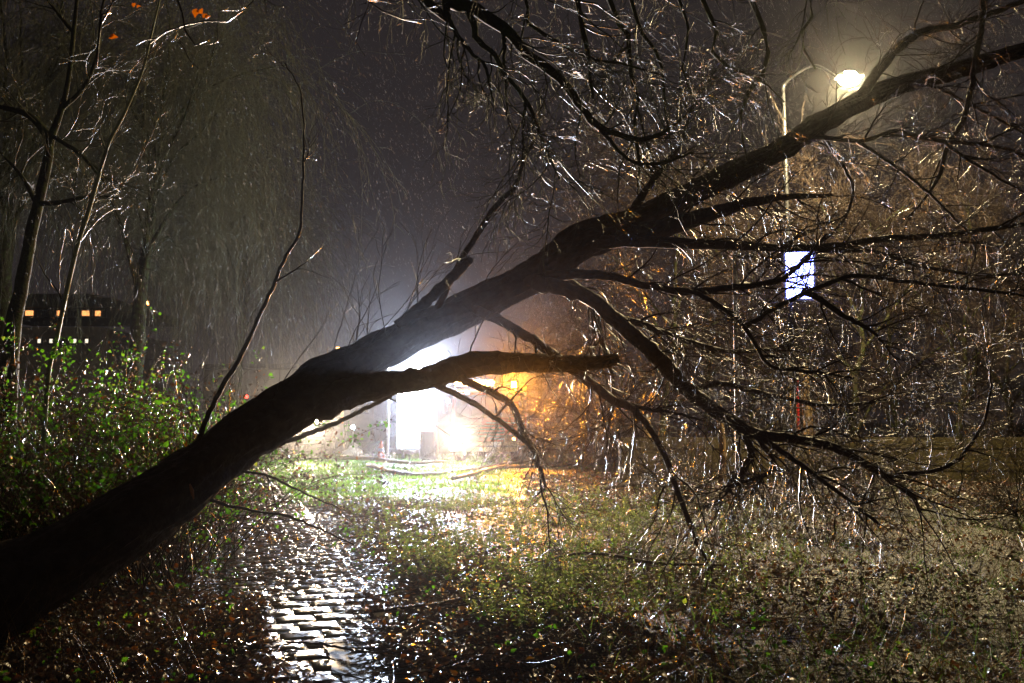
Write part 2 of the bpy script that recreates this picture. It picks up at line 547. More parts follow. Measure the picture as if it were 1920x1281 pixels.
def fallen_tree():
    rng = np.random.default_rng(11)
    base = at(-40, 1140, 6.4); base[2] = 0
    root = thing("fallen_tree", "dark wet fallen tree leaning across the paved path, its bare crown on the right", "tree", base)
    # trunk
    T = [(-330, 1230, 5.9, 330), (-220, 1195, 6.1, 250), (-90, 1152, 6.4, 185), (30, 1096, 6.7, 152), (130, 1042, 6.9, 136), (225, 984, 7.1, 126), (310, 932, 7.35, 117), (388, 870, 7.7, 102), (455, 818, 8.0, 93),
         (550, 758, 8.4, 92), (610, 716, 8.65, 92), (672, 683, 8.9, 72), (735, 648, 9.1, 66), (820, 606, 9.35, 62), (900, 566, 9.6, 64), (960, 538, 9.75, 60), (1030, 500, 9.9, 62), (1085, 455, 10.05, 68), (1140, 436, 10.2, 62), (1200, 412, 10.3, 50),
         (1280, 372, 10.45, 44), (1360, 332, 10.6, 41), (1455, 284, 10.8, 38), (1530, 238, 11, 37), (1600, 198, 11.1, 36), (1680, 163, 11.2, 34), (1805, 128, 11.4, 30), (1930, 92, 11.7, 26), (2080, 60, 12, 18), (2250, 20, 12.3, 8)]
    P, R = limb_geo(T, rng, n=420)
    n = len(P); k = 64
    tan = unit(np.gradient(P, axis=0))
    ref = np.array((0, 0, 1.0)); u = unit(np.cross(tan, ref)); w = np.cross(tan, u)
    th = np.arange(k) * 2 * math.pi / k
    arc = np.concatenate(([0], np.cumsum(np.linalg.norm(np.diff(P, axis=0), axis=1))))[:, None]
    rr = R[:, None] * (1 + .045 * np.sin(3 * th + arc * 1.7) + .035 * np.sin(5 * th - arc * 3.1) + .03 * np.sin(2 * th + arc * 5.3) + .006 * rng.standard_normal((n, k)))
    # bark: long interlaced ridges and burls
    for q in range(26):
        fr = rng.integers(6, 20); rr = rr + .0042 * np.sin(fr * th + arc * rng.normal(0, 7) + 6.3 * rng.random()) * np.sin(arc * rng.uniform(2, 11) + rng.integers(1, 5) * th + 6.3 * rng.random()) * np.minimum(1, R[:, None] / .12)
    for q in range(16):
        a0 = rng.uniform(0, arc[-1, 0] * .7); t0 = rng.uniform(0, 6.28); s0 = rng.uniform(.05, .13)
        dth = np.angle(np.exp(1j * (th[None, :] - t0)))
        rr = rr + rng.uniform(.012, .03) * np.exp(-((arc - a0) / s0) ** 2 - (dth * R[:, None] / s0) ** 2)
    V = P[:, None] + rr[..., None] * (np.cos(th)[None, :, None] * u[:, None] + np.sin(th)[None, :, None] * w[:, None])
    g = Geo()
    i = (np.arange(n - 1) * k)[:, None] + np.arange(k)[None]; j = (np.arange(n - 1) * k)[:, None] + ((np.arange(k) + 1) % k)[None]
    g.add(V.reshape(-1, 3), np.stack((i, j, j + k, i + k), -1).reshape(-1, 4), [(0, a + 1, a) for a in range(1, k - 1)])
    trunk = g.build("trunk", BARK, root, base)
    P0 = P.copy()
    # torn roots behind the left picture edge
    g = Geo(); q = 9
    d = unit(-tan[0] + .9 * rng.standard_normal((q, 3)))
    st = np.repeat(P[0][None], q, 0)
    tubes(g, grow(st, d, .5 + .6 * rng.random(q), 8, rng, .1, .03, .12), taper(np.full(q, .1), np.full(q, .02), 8), 8)
    g.build("root_stubs", BARK, root, base)
    # bright torn bark wound
    wnd = at(362, 925, 7.35 - .26)
    g = Geo(); tubes(g, np.array([at(356, 908, 7.1), at(360, 920, 7.08), at(363, 936, 7.08)]), np.array([.006, .014, .005]), 6)
    g.build("bark_wound", principled("fresh_wood", (.45, .2, .08), .6), root, base)

    limbs = [
        # second stem, broken off above the beacon
        ([(585, 765, 8.45, 60), (640, 742, 8.5, 58), (690, 728, 8.55, 54), (762, 716, 8.6, 44), (820, 704, 8.65, 45), (880, 684, 8.7, 48), (975, 680, 8.8, 38), (1060, 682, 8.9, 31), (1105, 681, 8.95, 27), (1140, 677, 8.98, 23), (1158, 672, 9, 15)], 5, .6, 'broken second stem with a jagged end'),
        ([(1150, 440, 10.1, 50), (1215, 436, 10.0, 46), (1290, 414, 9.95, 38), (1370, 390, 9.9, 26), (1450, 372, 9.9, 16), (1560, 366, 9.9, 7)], 12, 1.1, None),
        ([(1090, 455, 10, 30), (1180, 452, 9.9, 28), (1270, 456, 9.8, 24), (1365, 460, 9.75, 20), (1490, 466, 9.7, 17), (1590, 460, 9.7, 16), (1660, 446, 9.7, 15), (1755, 444, 9.8, 14), (1920, 420, 10, 10), (2050, 400, 10.2, 5)], 16, 1.2, None),
        ([(985, 528, 9.7, 30), (1050, 517, 9.6, 24), (1130, 516, 9.5, 20), (1200, 532, 9.4, 17), (1280, 547, 9.3, 15), (1365, 541, 9.25, 14), (1445, 530, 9.2, 13), (1480, 514, 9.2, 10), (1515, 480, 9.2, 8), (1550, 440, 9.25, 5)], 12, 1.0, None),
        ([(1245, 542, 9.35, 13), (1310, 552, 9.2, 12), (1380, 594, 9.1, 12), (1397, 612, 9.1, 12), (1440, 585, 9.0, 10), (1495, 556, 8.95, 10), (1530, 541, 8.95, 11), (1600, 518, 8.9, 10), (1710, 530, 8.9, 8), (1845, 545, 8.9, 7), (1960, 560, 8.9, 4)], 12, .9, None),
        ([(1392, 608, 9.1, 11), (1420, 650, 9.0, 10), (1446, 686, 8.9, 9), (1527, 697, 8.8, 8), (1600, 710, 8.7, 5)], 6, .7, None),
        ([(1000, 530, 9.6, 36), (1060, 542, 9.5, 34), (1110, 562, 9.45, 33), (1158, 602, 9.4, 33), (1230, 667, 9.3, 36), (1287, 730, 9.2, 34), (1335, 765, 9.15, 32), (1383, 797, 9.1, 28), (1421, 815, 9.05, 24), (1498, 824, 9, 20), (1565, 840, 9, 20), (1618, 868, 9, 18), (1670, 900, 9, 15), (1709, 930, 9, 11), (1728, 966, 9, 6)], 18, 1.1, None),
        ([(1655, 893, 9, 12), (1719, 887, 8.95, 10), (1767, 878, 8.9, 9), (1805, 854, 8.85, 8), (1843, 792, 8.8, 7), (1858, 720, 8.8, 5), (1845, 660, 8.8, 3)], 6, .7, None),
        ([(1380, 795, 9.1, 18), (1402, 825, 9.05, 17), (1407, 859, 9, 16), (1385, 890, 8.95, 14), (1366, 910, 8.9, 10), (1380, 935, 8.85, 6)], 6, .7, None),
        ([(1415, 815, 9.05, 13), (1438, 845, 9, 12), (1450, 868, 8.95, 11), (1441, 887, 8.9, 10), (1383, 907, 8.8, 8), (1350, 915, 8.8, 4)], 5, .6, None),
        ([(890, 580, 9.4, 22), (945, 606, 9.2, 21), (1000, 638, 9.1, 21), (1072, 691, 9, 22), (1144, 748, 8.9, 20), (1182, 764, 8.85, 17), (1216, 801, 8.8, 14), (1249, 859, 8.75, 13), (1268, 916, 8.75, 12), (1285, 960, 8.75, 11), (1305, 1015, 8.8, 8), (1335, 1068, 8.85, 5)], 12, .9, None),
        ([(1170, 758, 8.88, 12), (1215, 768, 8.85, 9), (1258, 773, 8.8, 7), (1320, 790, 8.8, 4)], 4, .6, None),
        ([(815, 722, 8.6, 13), (862, 743, 8.4, 12), (899, 763, 8.3, 11), (952, 801, 8.2, 10), (985, 828, 8.15, 10)], 4, .5, None),
        ([(858, 708, 8.65, 17), (895, 724, 8.5, 16), (928, 740, 8.4, 15), (960, 762, 8.3, 14), (984, 818, 8.2, 14), (998, 841, 8.15, 12), (1013, 880, 8.1, 9), (1022, 915, 8.1, 6), (1000, 932, 8.1, 3)], 6, .6, None),
        ([(745, 612, 9.1, 24), (790, 575, 9.1, 24), (830, 536, 9.1, 23), (868, 500, 9.1, 20), (884, 484, 9.1, 14)], 0, .5, 'broken stub standing up from the trunk'),
        ([(815, 590, 9.3, 16), (840, 535, 9.2, 15), (870, 478, 9.15, 14), (902, 428, 9.1, 13), (935, 380, 9.05, 12), (964, 352, 9, 11), (981, 306, 9, 9), (1000, 262, 9, 7), (1012, 225, 9, 4)], 4, .6, None),
        ([(372, 825, 7.6, 10), (408, 742, 7.5, 9), (440, 688, 7.5, 9), (465, 640, 7.5, 8), (512, 537, 7.5, 7), (532, 488, 7.5, 6), (562, 435, 7.5, 5.5), (567, 350, 7.5, 4.5), (570, 275, 7.5, 4), (564, 175, 7.5, 3), (533, 118, 7.5, 2)], 5, .3, 'tall thin upright shoot'),
        ([(520, 835, 8.2, 9), (578, 813, 8.3, 9), (637, 790, 8.4, 8), (690, 764, 8.45, 8), (735, 742, 8.5, 6)], 2, .4, None),
        ([(1605, 196, 11.1, 26), (1650, 128, 11, 22), (1690, 85, 10.9, 19), (1730, 60, 10.9, 17), (1800, 46, 10.9, 15), (1865, 22, 10.9, 13), (1940, -5, 11, 9)], 9, 1.0, None),
        ([(1845, -30, 10.8, 14), (1842, 40, 10.8, 13), (1830, 105, 10.8, 13), (1810, 215, 10.7, 12), (1776, 275, 10.6, 11), (1764, 322, 10.6, 9), (1740, 365, 10.6, 6), (1690, 420, 10.6, 3)], 9, .9, None),
        ([(1700, 160, 11.2, 11), (1750, 162, 11, 9), (1810, 192, 10.9, 8), (1875, 226, 10.8, 7), (1940, 262, 10.8, 5)], 7, .9, None),
        ([(1440, 290, 10.75, 13), (1520, 258, 10.5, 11), (1615, 265, 10.3, 10), (1680, 245, 10.3, 9), (1715, 257, 10.3, 9), (1780, 266, 10.3, 9), (1870, 275, 10.3, 8), (1940, 298, 10.3, 5)], 10, .9, None),
        ([(1605, 264, 10.3, 9), (1670, 306, 10.1, 8), (1730, 352, 10, 7), (1790, 410, 9.9, 5), (1850, 470, 9.9, 3)], 7, .8, None),
        ([(1772, 270, 10.3, 8), (1835, 312, 10.2, 7), (1935, 370, 10.1, 4)], 5, .8, None),
        ([(1540, 248, 10.6, 8), (1580, 310, 10.3, 7), (1600, 360, 10.1, 7), (1580, 415, 10, 6), (1550, 446, 9.9, 5), (1500, 490, 9.9, 3)], 6, .7, None),
        ([(1500, 466, 9.7, 11), (1550, 470, 9.6, 10), (1640, 472, 9.5, 9), (1730, 500, 9.5, 8), (1840, 515, 9.4, 7), (1950, 512, 9.4, 4)], 8, .9, None),
        ([(1505, 548, 9.0, 15), (1530, 556, 8.9, 15), (1565, 582, 8.9, 14), (1600, 602, 8.9, 11), (1640, 626, 8.9, 7), (1690, 690, 8.9, 3)], 7, .8, None),
        ([(455, 884, 7.85, 5), (505, 893, 7.9, 5), (565, 922, 8, 4), (640, 955, 8.2, 2.5)], 3, .5, None),
        ([(395, 938, 7.5, 6), (465, 957, 7.5, 5), (540, 968, 7.5, 5), (600, 992, 7.5, 4), (665, 1022, 7.5, 2.5)], 2, .35, None),
        ([(1160, 600, 9.4, 20), (1210, 610, 9.6, 16), (1290, 640, 9.9, 12), (1380, 660, 10.1, 9), (1480, 650, 10.3, 5)], 12, 1.0, None),
        ([(1040, 505, 9.95, 22), (1100, 560, 10.3, 16), (1130, 640, 10.5, 12), (1150, 730, 10.6, 8), (1140, 810, 10.6, 5)], 10, .9, None),
        ([(1290, 735, 9.2, 16), (1350, 720, 9.6, 13), (1450, 742, 9.9, 10), (1560, 760, 10.1, 8), (1680, 745, 10.2, 5), (1790, 700, 10.3, 3)], 12, 1.0, None),
        ([(1420, 815, 9.05, 14), (1500, 870, 8.8, 10), (1580, 930, 8.6, 8), (1650, 985, 8.5, 5)], 7, .8, None),
        ([(1170, 425, 10.3, 26), (1215, 350, 10.2, 15), (1270, 280, 10.1, 10), (1300, 200, 10.1, 6), (1350, 120, 10.1, 3)], 10, 1.0, None),
    ]
    for rows, n1, ln, lab in limbs:
        P, R = limb_geo(rows, rng)
        g = Geo()
        kink = rng.normal(0, .035, P.shape) * R[:, None] + rng.normal(0, .0035, P.shape); kink[:2] = 0
        P = P + kink
        R = R * (.86 if rows[0][0] > 700 else 1) * (1 + .04 * np.abs(rng.standard_normal(len(R))))
        tubes(g, P, R, 10, True, .05, rng)
        lo = g.build("limb", BARK, root, base)
        if lab: lo["label"] = lab
        if lab and 'jagged' in lab:          # torn pale fibres at the break
            q = 13; e = P[-4]; td = unit(P[-1] - P[-6])
            st = e + rng.normal(0, .028, (q, 3)); sg = Geo()
            tubes(sg, grow(st, td + rng.normal(0, .22, (q, 3)), .1 + .2 * rng.random(q), 5, rng, 0, 0, .05), taper(np.full(q, .012), np.full(q, .001), 5), 5)
            sg.build("splinters", principled("torn_wood", (.32, .2, .1), .6), lo, base)["kind"] = "stuff"
        if n1:
            right = rows[0][0] > 850
            tg = twig_set(P, R, rng, int(n1 * (1.9 if right else .7)), ln, 10 if right else 5, 3 if right else 1, .04 if right else .0, .085, .9, .010, 0 if right else .15)
            tg.build("twigs", TWIG, lo, base)["kind"] = "stuff"
    # thin upright water shoots on the trunk
    for px in (600, 628, 655, 668, 690, 712, 730, 758, 782, 905, 425, 480, 340, 380):
        ppx = 960 + F * P0[:, 0] / (P0[:, 1] * CP + (P0[:, 2] - CAMH) * SP)
        p0 = P0[int(np.argmin(np.abs(ppx - px)))]
        d0 = np.array([(rng.normal(.25, .4), rng.normal(0, .35), 1.0)])
        A = grow(p0[None], d0, np.array([.7 + .7 * rng.random()]), 14, rng, .05, -.01, .07)
        ra = taper(np.array([.006]), np.array([.0016]), 14)
        g = Geo(); tubes(g, A, ra, 5)
        pos, d, r = spawn(A, ra, 7, rng, .15, 1, .7, .2)
        B = grow(pos, d, .15 + .4 * rng.random(7), 8, rng, .1, 0, .1)
        tubes(g, B, taper(np.minimum(r * .6, .003), np.full(7, .0012), 8), 4)
        g.build("water_shoot", TWIG, root, base)
    return root

fallen_tree()

# ------------------------------------------------------------------ standing trees
def overhanging_tree():
    rng = np.random.default_rng(5)
    base = np.array((-4.3, 4.2, float(ground_h(-4.3, 4.2))))
    root = thing("overhanging_tree", "mossy tree reaching bare branches into the top of the picture from above", "tree", base)
    g = Geo()
    L = smooth_line([(*base, .24), (-4.25, 4.3, 1.6, .2), (-4.1, 4.5, 3.4, .18), (-4.0, 4.7, 5.2, .15), (-3.7, 4.9, 7.2, .11), (-3.6, 5.0, 9, .05)], 30)
    tubes(g, L[:, :3], L[:, 3], 16, True, .03, rng); g.build("trunk", MOSSBARK, root, base)
    top = (-3.72, 4.88, 7.0)
    def w(rows): return [(*at(a, b, d), .5 * c * d / F) for a, b, d, c in rows]
    arc = smooth_line([(*top, .1), (-3.0, 5.4, 7.1, .085), (-1.9, 6.2, 6.4, .075), *w([(795, -6, 7.2, 20), (840, 8, 7.3, 24), (880, 12, 7.4, 26), (920, 35, 7.5, 24), (960, 66, 7.6, 22), (990, 104, 7.7, 20), (1030, 130, 7.8, 18), (1065, 165, 7.9, 17), (1090, 200, 8, 16), (1115, 232, 8.1, 15), (1150, 250, 8.2, 13), (1195, 262, 8.3, 11), (1230, 255, 8.4, 9), (1262, 236, 8.5, 6), (1300, 205, 8.6, 3)])], 90)
    limbs = [arc]
    for rows in (
        [(872, 8, 7.4, 14), (890, 50, 7.4, 13), (895, 75, 7.4, 12), (925, 100, 7.4, 11), (940, 130, 7.4, 10), (960, 155, 7.4, 9), (985, 187, 7.4, 9), (1000, 217, 7.4, 8), (1020, 270, 7.4, 6), (1048, 335, 7.4, 3)],
        [(832, 6, 7.3, 9), (855, 60, 7.2, 9), (885, 100, 7.2, 8), (910, 125, 7.2, 7), (918, 160, 7.2, 5), (926, 194, 7.2, 3)],
        [(943, 55, 7.55, 8), (947, 135, 7.5, 6), (951, 222, 7.5, 3)],
        [(986, 186, 7.4, 7), (981, 240, 7.4, 5), (980, 300, 7.4, 3)],
        [(1118, 233, 8.1, 9), (1180, 300, 8.1, 7), (1240, 305, 8.1, 6), (1300, 285, 8.1, 4)],
    ):
        limbs.append(smooth_line(w(rows), 30))
    for rows in (
        [(985, -10, 8, 8), (995, 45, 8, 8), (1055, 85, 8, 8), (1105, 110, 8, 7), (1172, 120, 8, 5), (1240, 140, 8, 3)],
        [(1080, -10, 8, 11), (1095, 65, 8, 10), (1105, 120, 8, 9), (1112, 187, 8, 5)],
        [(1140, -10, 8.3, 11), (1175, 65, 8.3, 10), (1181, 130, 8.3, 10), (1195, 190, 8.3, 9), (1188, 250, 8.3, 8), (1200, 290, 8.3, 7), (1195, 350, 8.3, 4)],
        [(1180, -10, 8.6, 9), (1205, 65, 8.6, 8), (1238, 112, 8.6, 7), (1246, 200, 8.6, 5), (1262, 290, 8.6, 3)],
        [(1310, -20, 8.8, 10), (1345, 60, 8.8, 9), (1336, 100, 8.8, 8), (1366, 126, 8.8, 7), (1420, 146, 8.8, 5), (1470, 190, 8.8, 3)],
        [(1405, -12, 9, 11), (1435, 60, 9, 11), (1441, 100, 9, 10), (1425, 146, 9, 9), (1395, 190, 9, 8), (1389, 235, 9, 5), (1400, 300, 9, 3)],
        [(1270, -12, 8.7, 7), (1290, 60, 8.7, 6), (1280, 130, 8.7, 5), (1310, 200, 8.7, 3)],
        [(1520, -10, 9.2, 8), (1500, 70, 9.2, 7), (1530, 130, 9.2, 4)],
    ):
        q = w(rows)
        p0 = q[0]
        k = (p0[0] - (-2)) * .5
        feed = [(-3.72, 4.88, 7.0, .06), (-2.6, 5.6, 7.6, .05), (p0[0] * .45 - .8, 6.3, 7.5, .042), (p0[0] * .8 - .3, p0[1] - .6, 6.7, .034)]
        limbs.append(smooth_line(feed + q, 48))
    for k, L in enumerate(limbs):
        g = Geo(); tubes(g, L[:, :3] + rng.normal(0, .004, (len(L), 3)), np.maximum(L[:, 3], .002), 8, True, .05, rng)
        lo = g.build("limb", MOSSBARK, root, base)
        m = 48 if k == 0 else (8 if k < 6 else 14)
        tm = .45 if (k == 0 or k >= 6) else .15
        twig_set(L[:, :3], L[:, 3], rng, m, .75, 8, 3, .03, .13, .9, .008, .0, tm, .4, .2).build("twigs", TWIGMOSS, lo, base)["kind"] = "stuff"
overhanging_tree()

def bare_tree(name, label, base, H, r, lean, seed, nl=8, droop=0.0, spread=.8, bark=None, twig=None, n1=18, n2=9, n3=2, len1=1.6, group=None, rt=1.0, limb_len=.45, tmin=.3, tips=.2):
    """a leafless tree: trunk, limbs and a mass of fine twigs"""
    rng = np.random.default_rng(seed)
    base = np.array((base[0], base[1], float(ground_h(base[0], base[1]))))
    root = thing(name, label, "tree", base, group=group)
    n = 22; f = np.linspace(0, 1, n)
    wob = np.cumsum(rng.normal(0, H * .006, (n, 2)), 0)
    P = np.column_stack((base[0] + lean[0] * H * f + lean[0] * H * .2 * f * f + wob[:, 0], base[1] + lean[1] * H * f + wob[:, 1], base[2] - .1 + H * f))
    R = r * (1 - .9 * f) * (1 + .5 * np.exp(-f * 18))
    g = Geo(); tubes(g, P, R, 12, True, .03, rng); g.build("trunk", bark, root, base)
    pos, d, rr = spawn(P[None], R[None], nl, rng, tmin, .95, spread, .25)
    A = grow(pos, d, H * limb_len * (.6 + .7 * rng.random(nl)), 16, rng, .03, droop * .5, .07)
    ra = taper(np.minimum(rr * .65, r * .5), np.full(nl, .006), 16)
    for k in range(nl):
        g = Geo(); tubes(g, A[k], ra[k], 7, True, .03, rng); lo = g.build("limb", bark, root, base)
        t = Geo()
        pos, d, r1 = spawn(A[k][None], ra[k][None], n1, rng, .15, 1.0, .8, .1)
        B = grow(pos, d, len1 * (.4 + .9 * rng.random(n1)), 11, rng, .06, droop, .09)
        rb = taper(np.minimum(r1 * .6, .012 * rt), np.full(n1, .003 * rt), 11); tubes(t, B, rb, 4)
        c = n1 * n2
        pos, d, r2 = spawn(B, rb, c, rng, .1, 1.0, .8)
        C = grow(pos, d, len1 * .55 * (.3 + .9 * rng.random(c)), 8, rng, .08, droop * 1.6, .1)
        rc = taper(np.minimum(r2 * .7, .005 * rt), np.full(c, .0022 * rt), 8); tubes(t, C, rc, 3)
        if n3:
            pos, d, r3 = spawn(C, rc, c * n3, rng, .1, 1.0, .7)
            D = grow(pos, d, len1 * tips * (.3 + .9 * rng.random(c * n3)), 5, rng, .1, droop * 2, .12)
            tubes(t, D, taper(np.minimum(r3 * .8, .0035 * rt), np.full(c * n3, .0016 * rt), 5), 3)
        t.build("twigs", twig, lo, base)["kind"] = "stuff"
    return root

def left_trees():
    rng = np.random.default_rng(21)
    # pale sapling
    base = gnd(84, 905); b = at(86, 735, 9.6)
    d = 9.6
    bx = at(80, 770, d); base = np.array((bx[0], bx[1], float(ground_h(bx[0], bx[1]))))
    root = thing("sapling", "slim pale-barked sapling rising from the brambles at the left", "tree", base)
    rows = [(88, 730, d, 9), (104, 645, d, 9), (122, 560, d, 9), (145, 460, d, 9), (166, 395, d, 9), (185, 330, d, 8), (205, 265, d, 7), (232, 215, d, 6), (268, 130, d, 5), (285, 60, d, 4), (302, -10, d, 3)]
    q = [(*base, .03)] + [(*at(x, y, dd), .5 * w * dd / F) for x, y, dd, w in rows]
    L = smooth_line(q, 60)
    g = Geo(); tubes(g, L[:, :3], L[:, 3], 8, True, .05, rng); g.build("trunk", BIRCH, root, base)
    twig_set(L[:, :3], L[:, 3], rng, 13, .9, 6, 2, .0, .08, .7, .006, .25, .35, .45, .22).build("twigs", TWIGMOSS, root, base)["kind"] = "stuff"
    g = Geo()
    n = 60; c = at(112, 655, d - .05)
    leaves(g, c + rng.normal(0, 1, (n, 3)) * (.1, .08, .05), rng.normal(0, 1, (n, 3)) + (0, -.4, .8), .035 + .02 * rng.random(n), rng)
    g.build("leaves", GREENLEAF, root, base)["kind"] = "stuff"
    # dark forked tree
    d = 12.5
    bx = at(10, 800, d); base = np.array((bx[0], bx[1], float(ground_h(bx[0], bx[1]))))
    root = thing("forked_tree", "dark tree with a forked trunk left of the pale sapling", "tree", base)
    def w(rows): return [(*at(a, b, dd), .5 * c * dd / F) for a, b, dd, c in rows]
    tr = smooth_line([(*base, .12)] + w([(22, 640, d, 30), (40, 540, d, 25), (58, 440, d, 22), (72, 380, d, 20), (88, 310, d, 18), (95, 262, d, 16), (112, 215, d, 12), (128, 150, d, 9), (140, 40, d, 8), (150, -60, d, 4)]), 50)
    g = Geo(); tubes(g, tr[:, :3], tr[:, 3], 12, True, .04, rng); g.build("trunk", MOSSBARK, root, base)
    for rows, m in (([(93, 262, d, 18), (72, 232, d, 14), (45, 212, d, 12), (0, 200, d, 9), (-60, 180, d, 5)], 12), ([(74, 382, d, 11), (110, 380, d - .2, 9), (172, 368, d - .4, 6), (230, 372, d - .6, 3)], 8),
                    ([(115, 205, d, 10), (160, 160, d, 8), (185, 90, d, 6), (190, 20, d, 5), (210, -40, d, 3)], 16), ([(70, 385, d, 9), (40, 330, d + .3, 7), (0, 285, d + .5, 4)], 10), ([(98, 255, d, 9), (150, 290, d - .5, 7), (195, 340, d - .8, 4)], 10), ([(136, 60, d, 7), (90, 0, d, 5), (60, -60, d, 3)], 10)):
        L = smooth_line(w(rows), 26)
        g = Geo(); tubes(g, L[:, :3], L[:, 3], 8, True, .04, rng); lo = g.build("limb", MOSSBARK, root, base)
        twig_set(L[:, :3], L[:, 3], rng, m, 1.2, 8, 3, .02, .09, .9, .008, .1, .1, .6, .3).build("twigs", TWIGMOSS, lo, base)["kind"] = "stuff"
    # near hanging twig tips with a few withered leaves, on a tree that stands beside the camera
    base = np.array((-3.1, 2.2, float(ground_h(-3.1, 2.2))))
    root = thing("oak_tree", "tree by the camera with withered orange leaves on twigs at the top left", "tree", base)
    tr = smooth_line([(*base, .2), (-3.1, 2.3, 2, .17), (-3.0, 2.5, 4, .14), (-2.9, 2.7, 6, .08)], 20)
    g = Geo(); tubes(g, tr[:, :3], tr[:, 3], 12, True, .03, rng); g.build("trunk", MOSSBARK, root, base)
    d = 5.2
    for rows, m in (([(190, 30, d, 5), (185, 75, d, 5), (181, 125, d, 3)], 0), ([(330, -10, d, 5), (342, 25, d, 4), (348, 60, d, 4), (362, 82, d, 3), (385, 90, d, 2.5), (391, 76, d, 2)], 1), ([(215, -5, d, 4), (200, 25, d, 4), (190, 45, d, 3)], 1), ([(690, 5, d, 3), (715, 20, d, 3), (755, 36, d, 2.5), (792, 44, d, 2)], 2), ([(460, 8, d, 2), (430, 40, d, 2.5), (375, 40, d, 3), (310, 60, d, 3), (280, 82, d, 3)], 3)):
        q = w(rows)
        L = smooth_line([(-2.95, 2.6, 5.0, .03), ((q[0][0] - 2.9) * .5, 4.0, 5.2, .02)] + [(q[0][0], d, q[0][2] + .25, .008)] + q, 40)
        g = Geo(); tubes(g, L[:, :3], np.maximum(L[:, 3], .002), 6, True, .03, rng); lo = g.build("limb", TWIG, root, base)
        if m: twig_set(L[-14:, :3], L[-14:, 3], rng, m * 3, .25, 2, 1, .02, .1, .8, .003, 0, .2, .12, .08).build("twigs", TWIG, lo, base)["kind"] = "stuff"
    for x, y, s in ((204, 72, .05), (368, 16, .06), (380, 34, .04), (250, 14, .035), (1112, 54, .035), (1202, 208, .035), (1510, 62, .035)):
        if x > 600: continue
        g = Geo()
        leaves(g, at(x, y, d)[None], np.array([(.2, -1, .3)]), np.array([s]), rng, .8)
        leaves(g, at(x + 6, y + 2, d + .02)[None], np.array([(-.4, -1, .5)]), np.array([s * .8]), rng, .8)
        g.build("withered_leaf", WITHERED, root, base)

GREENLEAF = leafy("green_leaf", [(0, (.03, .075, .015)), (.5, (.065, .16, .024)), (.85, (.1, .22, .035)), (1, (.18, .23, .045))], .3, .45)
WITHERED = leafy("withered_leaf", [(0, (.2, .05, .01)), (1, (.3, .08, .015))], .4, .3)
left_trees()

def willow(base, H, seed, label, nst=1500, crown=3.4, rx=1.0, sc=1.0):
    """weeping crown: limbs arch out, long strands hang from them"""
    rng = np.random.default_rng(seed)
    base = np.array((base[0], base[1], float(ground_h(base[0], base[1]))))
    root = thing("weeping_willow", label, "tree", base, group="willows behind the brambles")
    n = 18; f = np.linspace(0, 1, n)
    P = np.column_stack((base[0] + .15 * H * f * rx + np.cumsum(rng.normal(0, .03, n)), base[1] + np.cumsum(rng.normal(0, .03, n)), base[2] - .1 + H * .62 * f))
    R = .34 * (1 - .7 * f)
    g = Geo(); tubes(g, P, R, 12, True, .04, rng); g.build("trunk", MOSSBARK, root, base)
    nl = 14
    pos, d, rr = spawn(P[None], R[None], nl, rng, .45, 1.0, .5, .8)
    A = grow(pos, d, crown * (.9 + .7 * rng.random(nl)), 18, rng, .03, .05, .07)
    ra = taper(np.minimum(rr * .6, .1), np.full(nl, .008), 18)
    per = nst // nl
    for k in range(nl):
        g = Geo(); tubes(g, A[k], ra[k], 7, True, .03, rng); lo = g.build("limb", MOSSBARK, root, base)
        t = Geo()
        m = 22
        p1, d1, r1 = spawn(A[k][None], ra[k][None], m, rng, .2, 1, .9, .25)
        B = grow(p1, d1, sc * (.8 + 1.4 * rng.random(m)), 10, rng, .05, .08, .09)
        rb = taper(np.minimum(r1 * .6, .012), np.full(m, .004), 10); tubes(t, B, rb, 4)
        p2, d2, r2 = spawn(B, rb, per, rng, .1, 1, .9, 0)
        ln = np.minimum(sc * (.6 + 3.0 * rng.random(per) ** 1.4), np.maximum(p2[:, 2] - 1.2, .4))
        C = grow(p2, d2, ln, 12, rng, .03, .3, .1)
        rc = taper(np.full(per, .006), np.full(per, .004), 12); tubes(t, C, rc, 3)
        p3, d3, r3 = spawn(C, rc, per * 5, rng, .1, 1, .8)
        D = grow(p3, d3, .2 + .5 * rng.random(per * 5), 5, rng, .1, .2, .12)
        tubes(t, D, taper(np.full(per * 5, .004), np.full(per * 5, .003), 5), 3)
        t.build("hanging_twigs", WILLOWTWIG, lo, base)["kind"] = "stuff"
willow(at(235, 780, 33), 18, 41, "tall willow with hanging pale twigs left of the white glow", 3000, 4.6, .35, 1.7)
willow(at(20, 780, 34), 20, 42, "denser willow crown behind the pale sapling", 2600, 6.0, -.2, 1.8)
willow(at(440, 780, 44), 14, 43, "smaller weeping tree whose curtain of twigs ends beside the glow", 2600, 3.4, .15, 1.7)

